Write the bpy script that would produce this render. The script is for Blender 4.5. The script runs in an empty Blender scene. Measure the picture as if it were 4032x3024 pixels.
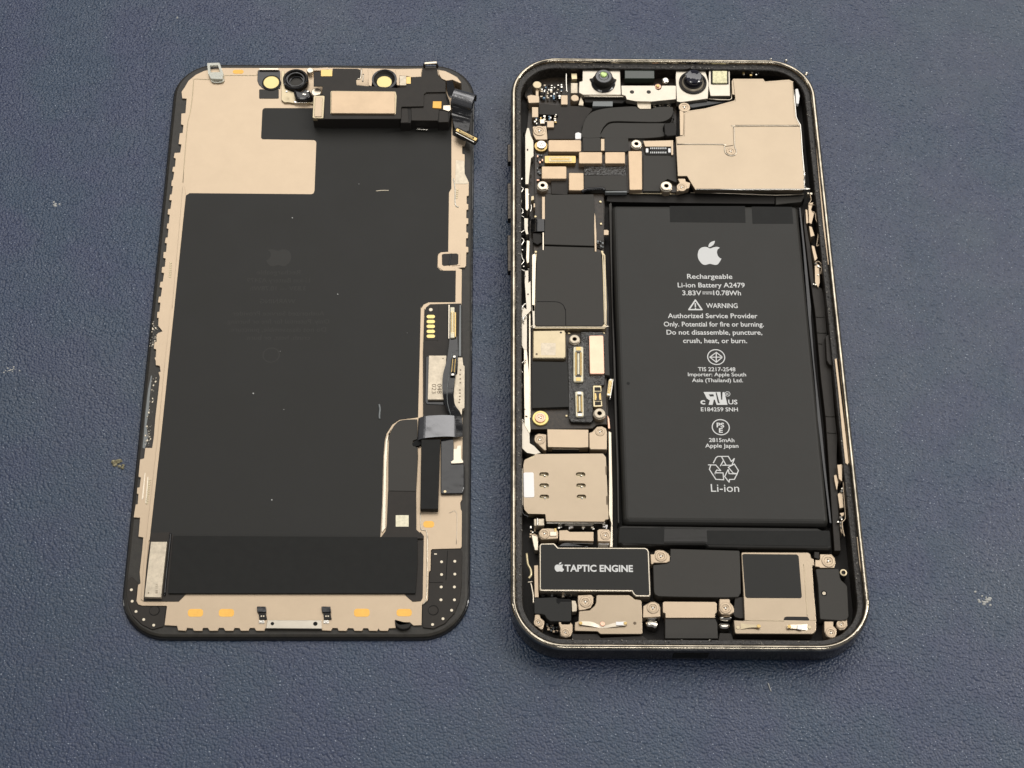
import bpy, math, random
from mathutils import Vector, Matrix
random.seed(7)
SC = bpy.context.scene
COL = SC.collection
MM = 0.001

# ------------------------------------------------------------------ camera
CR = (4.94775579e-01, -1.39686342e-02, 5.16692525e-04)
CP = Vector((-39.7060063, -183.142844, 318.937179))      # millimetres
CF = 6599.53                                             # focal length in photo pixels
cam = bpy.data.cameras.new('camera'); co = bpy.data.objects.new('camera', cam); COL.objects.link(co)
co.location = CP * MM; co.rotation_euler = CR
cam.sensor_width = 36; cam.lens = 36 * CF / 4032
cam.clip_start = 0.01; cam.clip_end = 50
SC.camera = co
from mathutils import Euler
RM = Euler(CR).to_matrix()

# ------------------------------------------------------------------ light of the room
w = bpy.data.worlds.new('World'); SC.world = w; w.use_nodes = True
bg = w.node_tree.nodes['Background']
bg.inputs[0].default_value = (0.98, 0.97, 1.0, 1); bg.inputs[1].default_value = 0.20
def area(name, loc, target, sx, sy, power, col):
    l = bpy.data.lights.new(name, 'AREA'); l.shape = 'RECTANGLE'; l.size = sx; l.size_y = sy
    l.energy = power; l.color = col
    o = bpy.data.objects.new(name, l); COL.objects.link(o)
    o.location = loc
    o.rotation_euler = (Vector(target) - Vector(loc)).to_track_quat('-Z', 'Y').to_euler()
    return o
area('ceiling_lamp', (0.20, 1.15, 1.5), (0, 0, 0), 2.4, 1.4, 28, (1.0, 0.97, 0.93))
area('ceiling_lamp_right', (1.05, 0.25, 1.0), (0, 0, 0), 0.12, 1.2, 9, (1.0, 0.97, 0.92))
area('ceiling_lamp_front', (-0.35, -0.10, 1.6), (0, 0, 0), 0.5, 0.3, 3, (1.0, 0.97, 0.92))
area('glint_strip_front', (0.2, -1.5, 0.95), (0, 0, 0), 0.9, 0.12, 5.0, (1.0, 0.98, 0.94))  # low strip light added to draw a bright line on the rim's inner edge
area('glint_strip_left', (-1.5, 0.25, 0.8), (0, 0, 0), 0.12, 0.9, 2.0, (1.0, 0.98, 0.94))  # another added strip light, for glints on the right-hand inner edges
SC.view_settings.view_transform = 'Standard'; SC.view_settings.look = 'None'
SC.view_settings.exposure = 0; SC.view_settings.gamma = 1

# ------------------------------------------------------------------ helpers
BOX = dict(A=(600,200), B=(1200,200), C=(500,700), D=(1200,700), E=(450,1200), F=(1200,1200), G=(450,1700),
    H=(1200,1700), I=(450,2050), J=(1150,2050), K=(1980,200), L=(2600,200), M=(1980,700), N=(2700,700),
    O=(1980,1200), P=(2700,1200), Q=(1980,1650), R=(2700,1650), S=(1980,2100), T=(2600,2100), U=(2900,2100), Z=(0,0))
def c(box, *xy):
    """measurements read off enlarged views of the photograph -> photo pixels"""
    bx, by = BOX[box]; k = 1.0 if box == 'Z' else 1/3.16
    return [(bx + xy[i]*k, by + xy[i+1]*k) for i in range(0, len(xy), 2)]
def rc(box, x0, y0, x1, y1): return c(box, x0,y0, x1,y0, x1,y1, x0,y1)
def W(p, z):
    """photo pixel -> the point of the horizontal plane z (mm) that it shows"""
    d = RM @ Vector(((p[0]-2016)/CF, (1512-p[1])/CF, -1))
    t = (z - CP.z) / d.z
    q = CP + d*t
    return Vector((q.x, q.y, z))
def mmpp(p, z): return (W((p[0]+10, p[1]), z) - W(p, z)).length/10

def area2(P): return 0.5*sum(P[i][0]*P[(i+1) % len(P)][1]-P[(i+1) % len(P)][0]*P[i][1] for i in range(len(P)))
def fillet(P, r):
    if r <= 0: return P
    out = []; n = len(P)
    for i in range(n):
        a, b, d = Vector(P[i-1]), Vector(P[i]), Vector(P[(i+1) % n])
        u = a-b; v = d-b; lu, lv = u.length, v.length
        if lu < 1e-6 or lv < 1e-6: continue
        u /= lu; v /= lv
        ang = math.acos(max(-1, min(1, u.dot(v))))
        if ang > 2.9 or ang < 0.1: out.append((b.x, b.y)); continue
        t = min(r/math.tan(ang/2), lu*0.48, lv*0.48); rr = t*math.tan(ang/2)
        p0 = b+u*t; p1 = b+v*t
        cen = b + (u+v).normalized()*(rr/math.sin(ang/2))
        a0 = math.atan2(p0.y-cen.y, p0.x-cen.x); a1 = math.atan2(p1.y-cen.y, p1.x-cen.x)
        da = a1-a0
        while da > math.pi: da -= 2*math.pi
        while da < -math.pi: da += 2*math.pi
        k = max(2, int(abs(da)/0.35)) if r < 3 else 12
        for j in range(k+1):
            t_ = a0+da*j/k; out.append((cen.x+rr*math.cos(t_), cen.y+rr*math.sin(t_)))
    return out
def clean(P):
    o = []
    for p in P:
        if not o or (Vector(p)-Vector(o[-1])).length > 0.01: o.append(p)
    if len(o) > 2 and (Vector(o[0])-Vector(o[-1])).length < 0.01: o.pop()
    return o
def offset(P, d):
    if abs(d) < 1e-9: return list(P)
    n = len(P); out = []
    for i in range(n):
        a, b, e = Vector(P[i-1]), Vector(P[i]), Vector(P[(i+1) % n])
        u = (b-a).normalized(); v = (e-b).normalized()
        n1 = Vector((-u.y, u.x)); n2 = Vector((-v.y, v.x))
        m = n1+n2
        if m.length < 0.2: m = n1
        m.normalize(); k = max(0.5, m.dot(n1))
        q = b + m*(d/k); out.append((q.x, q.y))
    return out
def smooth(P, k=4, closed=True):
    n = len(P); out = []
    rng = range(n) if closed else range(n-1)
    for i in rng:
        if closed: a, b, d, e = P[i-1], P[i], P[(i+1) % n], P[(i+2) % n]
        else: a, b, d, e = P[max(i-1,0)], P[i], P[i+1], P[min(i+2,n-1)]
        for j in range(k):
            t = j/k
            out.append(tuple(0.5*((2*b[q])+(-a[q]+d[q])*t+(2*a[q]-5*b[q]+4*d[q]-e[q])*t*t+(-a[q]+3*b[q]-3*d[q]+e[q])*t**3) for q in range(len(b))))
    if not closed: out.append(tuple(P[-1]))
    return out

POS = {}
def link(name, mesh, parent, loc, label=None, kind=None):
    o = bpy.data.objects.new(name, mesh); COL.objects.link(o)
    loc = Vector(loc)*MM
    o.location = loc - (POS.get(parent.name, Vector()) if parent else Vector())
    if parent: o.parent = parent
    POS[o.name] = loc
    if label: o['label'] = label
    if kind: o['kind'] = kind
    return o
def mesh_obj(name, V, F, mats, parent, label=None, kind=None, midx=None, smoothf=False):
    cx = sum(v[0] for v in V)/len(V); cy = sum(v[1] for v in V)/len(V); cz = min(v[2] for v in V)
    me = bpy.data.meshes.new(name)
    me.from_pydata([((v[0]-cx)*MM, (v[1]-cy)*MM, (v[2]-cz)*MM) for v in V], [], F)
    if not isinstance(mats, (list, tuple)): mats = [mats]
    for m in mats: me.materials.append(m)
    if midx:
        for p, i in zip(me.polygons, midx): p.material_index = i
    if smoothf:
        for p in me.polygons: p.use_smooth = True
    me.update()
    return link(name, me, parent, (cx, cy, cz), label, kind)

def ccw(P): return P if area2(P) > 0 else P[::-1]
def prism_data(P, zt, zb, bev=0.07, prof=None, base=0):
    """outline P (mm) -> verts, faces of a solid with eased top edge"""
    P = ccw(clean(P)); n = len(P)
    if prof is None:
        bev = min(bev, (zt-zb)*0.5); prof = [(0, -bev), (bev*0.35, -bev*0.3), (bev, 0)] if bev > 0 else [(0, 0)]
    rings = [(0, zb)] + [(d, zt+z) for d, z in prof]
    V = []; F = []
    for d, z in rings: V += [(x, y, z) for x, y in offset(P, d)]
    for k in range(len(rings)-1):
        for i in range(n):
            j = (i+1) % n
            F.append((base+k*n+i, base+k*n+j, base+(k+1)*n+j, base+(k+1)*n+i))
    F.append(tuple(base+(len(rings)-1)*n+i for i in range(n)))
    F.append(tuple(base+i for i in range(n))[::-1])
    return V, F
def part(name, parent, mat, px, zt, zb, r=0.0, bev=0.07, prof=None, holes=None, label=None, kind=None):
    P = [W(p, zt)[:2] for p in px]
    P = fillet(ccw(clean(P)), r)
    if r > 0 and prof is None: bev = min(bev, r*0.6)
    if holes:
        from mathutils.geometry import tessellate_polygon
        P = ccw(clean(P))
        HS = [ccw(clean(h))[::-1] for h in holes]
        loops = [P]+HS
        V = []; F = []
        idx = []; k = 0
        for L in loops:
            V += [(x, y, zt) for x, y in L]
            idx.append((k, len(L))); k += len(L)
        m = k; V += [(v[0], v[1], zb) for v in V]
        for t in tessellate_polygon([[Vector((x, y, 0)) for x, y in L] for L in loops]):
            a, b, d = [V[i] for i in t]
            if (b[0]-a[0])*(d[1]-a[1])-(b[1]-a[1])*(d[0]-a[0]) < 0: t = t[::-1]
            F.append(tuple(t)); F.append(tuple(i+m for i in t[::-1]))
        for s, n in idx:
            for i in range(n):
                j = (i+1) % n; F.append((s+j, s+i, m+s+i, m+s+j)[::1])
        return mesh_obj(name, V, F, mat, parent, label, kind)
    V, F = prism_data(P, zt, zb, bev, prof)
    return mesh_obj(name, V, F, mat, parent, label, kind)
def circ(cen, r, n=28): return [(cen[0]+r*math.cos(2*math.pi*i/n), cen[1]+r*math.sin(2*math.pi*i/n)) for i in range(n)]
def lathe(name, parent, mats, cen, prof, n=32, midx=None, label=None, smoothf=False, tilt=None):
    """prof: (radius, z, material) rings in mm round the point cen (mm)"""
    V = []; F = []; MI = []
    for q in prof:
        V += [(cen[0]+q[0]*math.cos(2*math.pi*i/n), cen[1]+q[0]*math.sin(2*math.pi*i/n), q[1]) for i in range(n)]
    for k in range(len(prof)-1):
        for i in range(n):
            j = (i+1) % n; F.append((k*n+i, k*n+j, (k+1)*n+j, (k+1)*n+i)); MI.append(prof[k+1][2] if len(prof[k+1]) > 2 else 0)
    F.append(tuple((len(prof)-1)*n+i for i in range(n))); MI.append(prof[-1][2] if len(prof[-1]) > 2 else 0)
    return mesh_obj(name, V, F, mats, parent, label, None, MI, smoothf)
def disc(name, parent, mat, box, x, y, r, zt, zb, bev=0.06, label=None):
    p = c(box, x, y)[0]; q = W(p, zt); R_ = r*mmpp(p, zt)/(1 if box == 'Z' else 3.16)
    V, F = prism_data(circ(q, R_), zt, zb, bev)
    return mesh_obj(name, V, F, mat, parent, label)
def loc_r(box, x, y, r, z):
    p = c(box, x, y)[0]; return W(p, z), r*mmpp(p, z)/(1 if box == 'Z' else 3.16)
def tube(name, parent, mat, pts, rad, n=8, label=None, flat=1.0):
    """pts: world mm 3-D"""
    V = []; F = []; m = len(pts)
    for k in range(m):
        a = Vector(pts[max(k-1, 0)]); b = Vector(pts[min(k+1, m-1)])
        d = (b-a).normalized(); s = d.cross(Vector((0,0,1)))
        if s.length < 1e-3: s = Vector((1,0,0))
        s.normalize(); u = s.cross(d)
        for i in range(n):
            t = 2*math.pi*i/n; q = Vector(pts[k])+s*rad*math.cos(t)+u*rad*flat*math.sin(t); V.append(tuple(q))
    for k in range(m-1):
        for i in range(n):
            j = (i+1) % n; F.append((k*n+i, k*n+j, (k+1)*n+j, (k+1)*n+i))
    F.append(tuple(range(n))[::-1]); F.append(tuple((m-1)*n+i for i in range(n)))
    return mesh_obj(name, V, F, mat, parent, label, smoothf=True)
def wire(name, parent, mat, px, z, rad, k=4, label=None, flat=1.0):
    zz = z if isinstance(z, (list, tuple)) else [z]*len(px)
    return tube(name, parent, mat, smooth([tuple(W(p, q)) for p, q in zip(px, zz)], k, False), rad, label=label, flat=flat)
def ribbon(name, parent, mat, left, right, th=0.12, k=5, label=None):
    """left/right: matching rows of ((px), z) edge points; a bent strip with thickness"""
    L_ = smooth([tuple(W(p, z)) for p, z in left], k, False); R_ = smooth([tuple(W(p, z)) for p, z in right], k, False)
    m = len(L_); V = []; F = []
    for a, b in zip(L_, R_):
        V += [a, b]
    N = []
    for i in range(m):
        a = Vector(L_[max(i-1,0)]); b = Vector(L_[min(i+1,m-1)]); s = Vector(R_[i])-Vector(L_[i])
        nn = (b-a).cross(s).normalized()
        if nn.z < -0.0: nn = nn
        N.append(nn)
    sgn = 1 if sum(q.z for q in N) > 0 else -1
    for i in range(m):
        for q in (L_[i], R_[i]): V.append(tuple(Vector(q)-N[i]*th*sgn))
    for i in range(m-1):
        a, b, d, e = 2*i, 2*i+1, 2*i+3, 2*i+2
        F.append((a, b, d, e)); F.append((2*m+e, 2*m+d, 2*m+b, 2*m+a))
        F.append((a, e, 2*m+e, 2*m+a)); F.append((b, 2*m+b, 2*m+d, d))
    F.append((0, 2*m, 2*m+1, 1)); F.append((2*m-2, 2*m-1, 4*m-1, 4*m-2))
    return mesh_obj(name, V, F, mat, parent, label, smoothf=False)
def quad_at(px4, z):
    q = [W(p, z) for p in px4]
    def f(s, t): return (q[0]*(1-s)+q[1]*s)*(1-t) + (q[3]*(1-s)+q[2]*s)*t
    return f
def boxes(name, parent, mats, items, kind='stuff', label=None):
    """items: (cx, cy, hx, hy, z0, z1, angle, mat) -> one mesh of many small blocks"""
    V = []; F = []; MI = []
    for (x, y, hx, hy, z0, z1, a, mi) in items:
        b = len(V); ca, sa = math.cos(a), math.sin(a)
        for z, s in ((z0, 1), (z1-0.02, 1), (z1, 0.85)):
            for sx, sy in ((-1,-1),(1,-1),(1,1),(-1,1)):
                u, v = sx*hx*s, sy*hy*s
                V.append((x+u*ca-v*sa, y+u*sa+v*ca, z))
        for k in (0, 4):
            for i in range(4): F.append((b+k+i, b+k+(i+1) % 4, b+k+4+(i+1) % 4, b+k+4+i)); MI.append(mi)
        F.append((b+8, b+9, b+10, b+11)); MI.append(mi)
    return mesh_obj(name, V, F, mats, parent, label, kind, MI)

# ------------------------------------------------------------------ materials
def mat(name, col, metal=0.0, rough=0.5, spec=0.5, var=0.0, vscale=400, bump=0.0, bscale=3000, col2=None, coat=0.0, alpha=1.0, trans=0.0, rvar=0.0, wave=0.0):
    m = bpy.data.materials.new(name); m.use_nodes = True; nt = m.node_tree; b = nt.nodes['Principled BSDF']
    b.inputs['Base Color'].default_value = (*col, 1); b.inputs['Metallic'].default_value = metal
    b.inputs['Roughness'].default_value = rough; b.inputs['Specular IOR Level'].default_value = spec
    b.inputs['Coat Weight'].default_value = coat; b.inputs['Alpha'].default_value = alpha; b.inputs['Transmission Weight'].default_value = trans
    tc = nt.nodes.new('ShaderNodeTexCoord')
    geo = nt.nodes.new('ShaderNodeNewGeometry')
    if var or col2 or rvar:
        n = nt.nodes.new('ShaderNodeTexNoise'); n.inputs['Scale'].default_value = vscale; n.inputs['Detail'].default_value = 6
        n.inputs['Roughness'].default_value = 0.65
        nt.links.new(geo.outputs['Position'], n.inputs['Vector'])
        r = nt.nodes.new('ShaderNodeValToRGB'); r.color_ramp.elements[0].position = 0.35; r.color_ramp.elements[1].position = 0.65
        a = tuple(x*(1-var) for x in col); d = col2 or tuple(min(1, x*(1+var)) for x in col)
        r.color_ramp.elements[0].color = (*a, 1); r.color_ramp.elements[1].color = (*d, 1)
        nt.links.new(n.outputs['Fac'], r.inputs['Fac']); nt.links.new(r.outputs['Color'], b.inputs['Base Color'])
        if rvar:
            mr = nt.nodes.new('ShaderNodeMapRange'); mr.inputs['From Min'].default_value = 0.3; mr.inputs['From Max'].default_value = 0.7
            mr.inputs['To Min'].default_value = max(0.02, rough-rvar); mr.inputs['To Max'].default_value = rough+rvar
            nt.links.new(n.outputs['Fac'], mr.inputs['Value']); nt.links.new(mr.outputs['Result'], b.inputs['Roughness'])
    if bump:
        n2 = nt.nodes.new('ShaderNodeTexNoise'); n2.inputs['Scale'].default_value = bscale; n2.inputs['Detail'].default_value = 4
        nt.links.new(geo.outputs['Position'], n2.inputs['Vector'])
        bp = nt.nodes.new('ShaderNodeBump'); bp.inputs['Strength'].default_value = 1.0; bp.inputs['Distance'].default_value = bump*MM
        nt.links.new(n2.outputs['Fac'], bp.inputs['Height']); nt.links.new(bp.outputs['Normal'], b.inputs['Normal'])
        if wave:
            n3 = nt.nodes.new('ShaderNodeTexNoise'); n3.inputs['Scale'].default_value = 90; n3.inputs['Detail'].default_value = 3
            b3 = nt.nodes.new('ShaderNodeBump'); b3.inputs['Distance'].default_value = wave*MM
            nt.links.new(geo.outputs['Position'], n3.inputs['Vector']); nt.links.new(n3.outputs['Fac'], b3.inputs['Height']); nt.links.new(b3.outputs['Normal'], bp.inputs['Normal'])
    return m
STEEL = mat('nickel_steel', (0.460, 0.362, 0.256), 0.75, 0.40, var=0.02, vscale=250, bump=0.006, bscale=9000, wave=0.03)
STEELG = mat('satin_shield_steel', (0.360, 0.290, 0.210), 0.95, 0.36, var=0.03, vscale=120, bump=0.006, bscale=9000, wave=0.05)
PALE = mat('pale_steel', (0.49, 0.445, 0.37), 0.85, 0.36, var=0.04, bump=0.006, bscale=9000, wave=0.12)
STEELP = mat('warm_shield_steel', (0.50, 0.375, 0.25), 0.7, 0.42, var=0.05, vscale=250, bump=0.006, bscale=9000, wave=0.08)
STEELB = mat('bright_steel', (0.62, 0.55, 0.44), 0.85, 0.32, var=0.05, bump=0.004)
SHINY = mat('polished_steel', (0.62, 0.59, 0.53), 1.0, 0.18, bump=0.02, bscale=2500)
CHIPM = mat('chip_lid', (0.50, 0.42, 0.28), 0.8, 0.42, var=0.06, vscale=300, bump=0.006, bscale=7000)
SILV = mat('frosted_silver', (0.52, 0.45, 0.345), 0.6, 0.42, var=0.14, vscale=900, bump=0.01)
COPPER = mat('copper_lid', (0.80, 0.50, 0.36), 0.8, 0.42, var=0.05)
GOLD = mat('gold_plating', (0.52, 0.37, 0.15), 0.85, 0.32)
GOLDP = mat('pale_gold', (0.62, 0.52, 0.32), 0.6, 0.35)
ORANGE = mat('amber_pad', (0.90, 0.49, 0.09), 0.1, 0.5, var=0.06, vscale=900)
FRAME = mat('frame_steel', (0.40, 0.355, 0.28), 1.0, 0.09, var=0.35, vscale=350, bump=0.05, bscale=700, rvar=0.04)
FRAMED = mat('frame_side', (0.05, 0.043, 0.036), 0.8, 0.16, var=0.5, vscale=1800, bump=0.05, bscale=1600)
GASKET = mat('black_gasket', (0.016, 0.013, 0.010), 0.0, 0.36, 0.4, var=0.6, vscale=1200, bump=0.22, bscale=1500)
FILM = mat('graphite_film', (0.0195, 0.0190, 0.0170), 0.0, 0.50, 0.22, var=0.10, vscale=60, bump=0.01, bscale=5000, rvar=0.06, wave=0.08)
FOILF = mat('foil_flex', (0.16, 0.16, 0.165), 0.85, 0.22, bump=0.02, bscale=900, wave=0.5)
GHOST = mat('faint_imprint', (0.030, 0.029, 0.026), 0.0, 0.52, 0.24)
PADB = mat('black_foam', (0.011, 0.011, 0.010), 0.0, 0.55, 0.18, var=0.10, vscale=500, bump=0.01)
FILMG = mat('grey_black_film', (0.038, 0.035, 0.030), 0.0, 0.50, 0.25, var=0.08, vscale=100, bump=0.01, rvar=0.05, wave=0.08)
FILMD = mat('dark_brown_film', (0.018, 0.014, 0.010), 0.0, 0.5, 0.3, var=0.12, vscale=500, bump=0.01)
BEZEL = mat('bezel_black', (0.020, 0.017, 0.012), 0.0, 0.45, 0.4, var=0.25, vscale=700, bump=0.03, bscale=2500)
GLOSS = mat('gloss_black', (0.010, 0.010, 0.011), 0.0, 0.12, 0.5, bump=0.02, bscale=900, wave=0.5)
MATTE = mat('black_plastic', (0.014, 0.012, 0.010), 0.0, 0.6, 0.3, bump=0.02)
VOID = mat('deep_black', (0.006, 0.006, 0.006), 0.0, 0.7, 0.2)
PCB = mat('circuit_board', (0.030, 0.021, 0.013), 0.0, 0.4, 0.45, var=0.4, vscale=1500, bump=0.02, bscale=3000)
FOIL = mat('crinkled_black_potting', (0.020, 0.018, 0.015), 0.2, 0.22, 1.0, var=0.4, vscale=1500, bump=0.55, bscale=1500)
BATT = mat('battery_wrap', (0.029, 0.0280, 0.0250), 0.0, 0.48, 0.24, var=0.06, vscale=70, bump=0.008, bscale=5000, rvar=0.05, wave=0.16)
BATT2 = mat('battery_tape', (0.022, 0.021, 0.019), 0.0, 0.42, 0.28, var=0.06, vscale=300, bump=0.02, bscale=700, wave=0.25)
PRINT = mat('white_print', (0.64, 0.64, 0.625), 0.0, 0.6, 0.2)
PRINTD = mat('grey_print', (0.16, 0.12, 0.08), 0.0, 0.6, 0.2)
WHITE = mat('white_sticker', (0.92, 0.90, 0.88), 0.0, 0.5, 0.3)
CREAM = mat('cream_label', (0.80, 0.74, 0.55), 0.0, 0.55, 0.3, var=0.12, vscale=1800)
LENS = mat('lens_glass', (0.010, 0.010, 0.018), 0.0, 0.06, 0.7, coat=0.6)
LENSG = mat('green_lens', (0.38, 0.52, 0.16), 0.3, 0.2, 0.6, var=0.5, vscale=1500, coat=0.8)
YELLOW = mat('amber_window', (0.95, 0.78, 0.33), 0.0, 0.35, 0.4)
CLEAR = mat('frosted_clear_plastic', (0.72, 0.72, 0.62), 0.0, 0.22, 0.6, trans=0.35)
DOT = mat('dot_metal', (0.70, 0.62, 0.48), 0.4, 0.45)
SLATE = mat('slate_strip', (0.16, 0.17, 0.17), 0.2, 0.4)
BLUEC = mat('blue_component', (0.12, 0.20, 0.28), 0.3, 0.3)
WINDOW = mat('emitter_window', (0.55, 0.52, 0.32), 0.3, 0.3, var=0.25, vscale=1500)
RESID = mat('dried_adhesive', (0.14, 0.125, 0.10), 0.0, 0.25, 0.6, var=0.5, vscale=2500)
LINT = mat('lint', (0.42, 0.42, 0.40), 0.0, 0.9, 0.1)
CRUMB = mat('brown_crumb', (0.16, 0.13, 0.06), 0.0, 0.6, 0.3, var=0.6, vscale=2500, col2=(0.42, 0.38, 0.24))

def mat_surface():
    m = bpy.data.materials.new('pebbled_vinyl'); m.use_nodes = True; nt = m.node_tree; b = nt.nodes['Principled BSDF']
    L = nt.links.new; N = nt.nodes.new
    geo = N('ShaderNodeNewGeometry')
    def noise(sc, det, dist=0.0):
        n = N('ShaderNodeTexNoise'); n.inputs['Scale'].default_value = sc; n.inputs['Detail'].default_value = det; n.inputs['Distortion'].default_value = dist
        L(geo.outputs['Position'], n.inputs['Vector']); return n
    def math(op, a, bb, cc=None):
        n = N('ShaderNodeMath'); n.operation = op
        for k, v in enumerate((a, bb, cc)):
            if v is None: continue
            if isinstance(v, (int, float)): n.inputs[k].default_value = v
            else: L(v, n.inputs[k])
        return n.outputs[0]
    def ramp(fac, p0, c0, p1, c1):
        n = N('ShaderNodeValToRGB'); n.color_ramp.elements[0].position = p0; n.color_ramp.elements[1].position = p1
        n.color_ramp.elements[0].color = (*c0, 1); n.color_ramp.elements[1].color = (*c1, 1); L(fac, n.inputs['Fac']); return n.outputs['Color']
    vo = N('ShaderNodeTexVoronoi'); vo.feature = 'SMOOTH_F1'; vo.inputs['Scale'].default_value = 2100; vo.inputs['Smoothness'].default_value = 0.25
    L(geo.outputs['Position'], vo.inputs['Vector'])
    no = noise(1500, 4); big = noise(13, 5, 0.6); mid = noise(150, 4); tint = noise(60, 3)
    d2 = math('MULTIPLY', vo.outputs['Distance'], vo.outputs['Distance'])
    h = math('ADD', math('MULTIPLY', d2, -1.5), math('MULTIPLY', no.outputs['Fac'], 0.55))
    bp = N('ShaderNodeBump'); bp.inputs['Distance'].default_value = 0.00014; bp.inputs['Strength'].default_value = 1.0
    L(h, bp.inputs['Height']); L(bp.outputs['Normal'], b.inputs['Normal'])
    L(math('MULTIPLY', big.outputs['Fac'], 1.3), bp.inputs['Strength'])
    base = ramp(big.outputs['Fac'], 0.36, (0.011, 0.028, 0.064), 0.64, (0.024, 0.043, 0.088))
    mt = N('ShaderNodeMixRGB'); mt.blend_type = 'MULTIPLY'; mt.inputs[0].default_value = 0.8
    L(base, mt.inputs[1]); L(ramp(tint.outputs['Fac'], 0.4, (1.12, 0.92, 1.05), 0.6, (0.90, 1.08, 1.0)), mt.inputs[2])
    fl = noise(2600, 2); md = N('ShaderNodeMixRGB'); md.inputs[2].default_value = (0.26, 0.30, 0.36, 1)  # pale specks in the base colour stand in for glints on the grain
    L(ramp(fl.outputs['Fac'], 0.655, (0, 0, 0), 0.72, (1, 1, 1)), md.inputs[0]); L(mt.outputs['Color'], md.inputs[1])
    mx = N('ShaderNodeMixRGB'); mx.blend_type = 'MULTIPLY'; mx.inputs[0].default_value = 0.8
    L(md.outputs['Color'], mx.inputs[1]); L(ramp(vo.outputs['Distance'], 0.30, (1, 1, 1), 0.75, (0.72, 0.72, 0.74)), mx.inputs[2])  # shade in the pits between grains is put into the colour
    L(mx.outputs['Color'], b.inputs['Base Color'])
    L(math('ADD', 0.13, math('ADD', math('MULTIPLY', mid.outputs['Fac'], 0.22), math('MULTIPLY', big.outputs['Fac'], 0.34))), b.inputs['Roughness'])
    b.inputs['Specular IOR Level'].default_value = 0.60
    return m

# ------------------------------------------------------------------ writing
_fc = {}
def text_mesh(s, off=0.0):
    cu = bpy.data.curves.new('t', 'FONT'); cu.body = s; cu.size = 1; cu.offset = off; cu.resolution_u = 3
    o = bpy.data.objects.new('t', cu); COL.objects.link(o)
    dg = bpy.context.evaluated_depsgraph_get(); dg.update()
    me = bpy.data.meshes.new_from_object(o.evaluated_get(dg))
    V = [tuple(v.co) for v in me.vertices]; F = [tuple(p.vertices) for p in me.polygons]
    bpy.data.meshes.remove(me); bpy.data.objects.remove(o); bpy.data.curves.remove(cu)
    return V, F
def capheight():
    if 'H' not in _fc:
        V, F = text_mesh('H'); _fc['H'] = max(v[1] for v in V)
    return _fc['H']
def writing(s, parent, m, a, b, cap, z, off=0.0, name='lettering', flip=False):
    """s runs from photo pixel a to b on plane z, capitals cap photo pixels tall"""
    V, F = text_mesh(s, off)
    x0 = min(v[0] for v in V); x1 = max(v[0] for v in V)
    A, B = W(a, z), W(b, z); d = (B-A); L_ = d.length; d.normalize(); u = Vector((-d.y, d.x, 0))
    pa = Vector((a[0], a[1])); pb = Vector((b[0], b[1])); t = (pb-pa).normalized(); q = Vector((t.y, -t.x))*cap
    h = abs((W((a[0]+q.x, a[1]+q.y), z)-A).dot(u))
    kx = L_/(x1-x0); ky = h/capheight()
    VV = [tuple(A + d*((x1-v[0]) if flip else (v[0]-x0))*kx + u*v[1]*ky) for v in V]
    if flip: F = [f[::-1] for f in F]
    return mesh_obj(name, VV, F, m, parent, None)
def shape(parent, m, px, z, k=4, name='printed_mark'):
    P = clean(ccw([W(p, z)[:2] for p in (smooth(px, k) if k > 1 else px)]))
    return mesh_obj(name, [(x, y, z) for x, y in P], [tuple(range(len(P)))], m, parent)
def strokes(parent, m, lines, wpx, z, closed=False, name='printed_mark'):
    V = []; F = []
    for L_ in lines:
        pts = [W(p, z) for p in L_]; wd = wpx*mmpp(L_[0], z)/2
        n = len(pts)
        for i in range(n if closed else n-1):
            a, b = pts[i], pts[(i+1) % n]; d = (b-a)
            if d.length < 1e-4: continue
            d.normalize(); u = Vector((-d.y, d.x, 0))*wd; e = d*wd*0.7
            k = len(V); dz = Vector((0, 0, 0.0004*(len(V) % 7)))
            V += [tuple(a-e-u+dz), tuple(b+e-u+dz), tuple(b+e+u+dz), tuple(a-e+u+dz)]; F.append((k, k+1, k+2, k+3))
    return mesh_obj(name, V, F, m, parent)
def ringmark(parent, m, cx, cy, rx, wpx, z, ry=None, name='printed_mark'):
    q = W((cx, cy), z); R_ = rx*mmpp((cx, cy), z); w_ = wpx*mmpp((cx, cy), z); n = 40
    V = [(q.x+r*math.cos(2*math.pi*i/n), q.y+r*math.sin(2*math.pi*i/n), z) for r in (R_-w_, R_) for i in range(n)]
    return mesh_obj(name, V, [(i, (i+1) % n + n if False else n+(i), n+(i+1) % n, (i+1) % n) for i in range(n)], m, parent)

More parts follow.
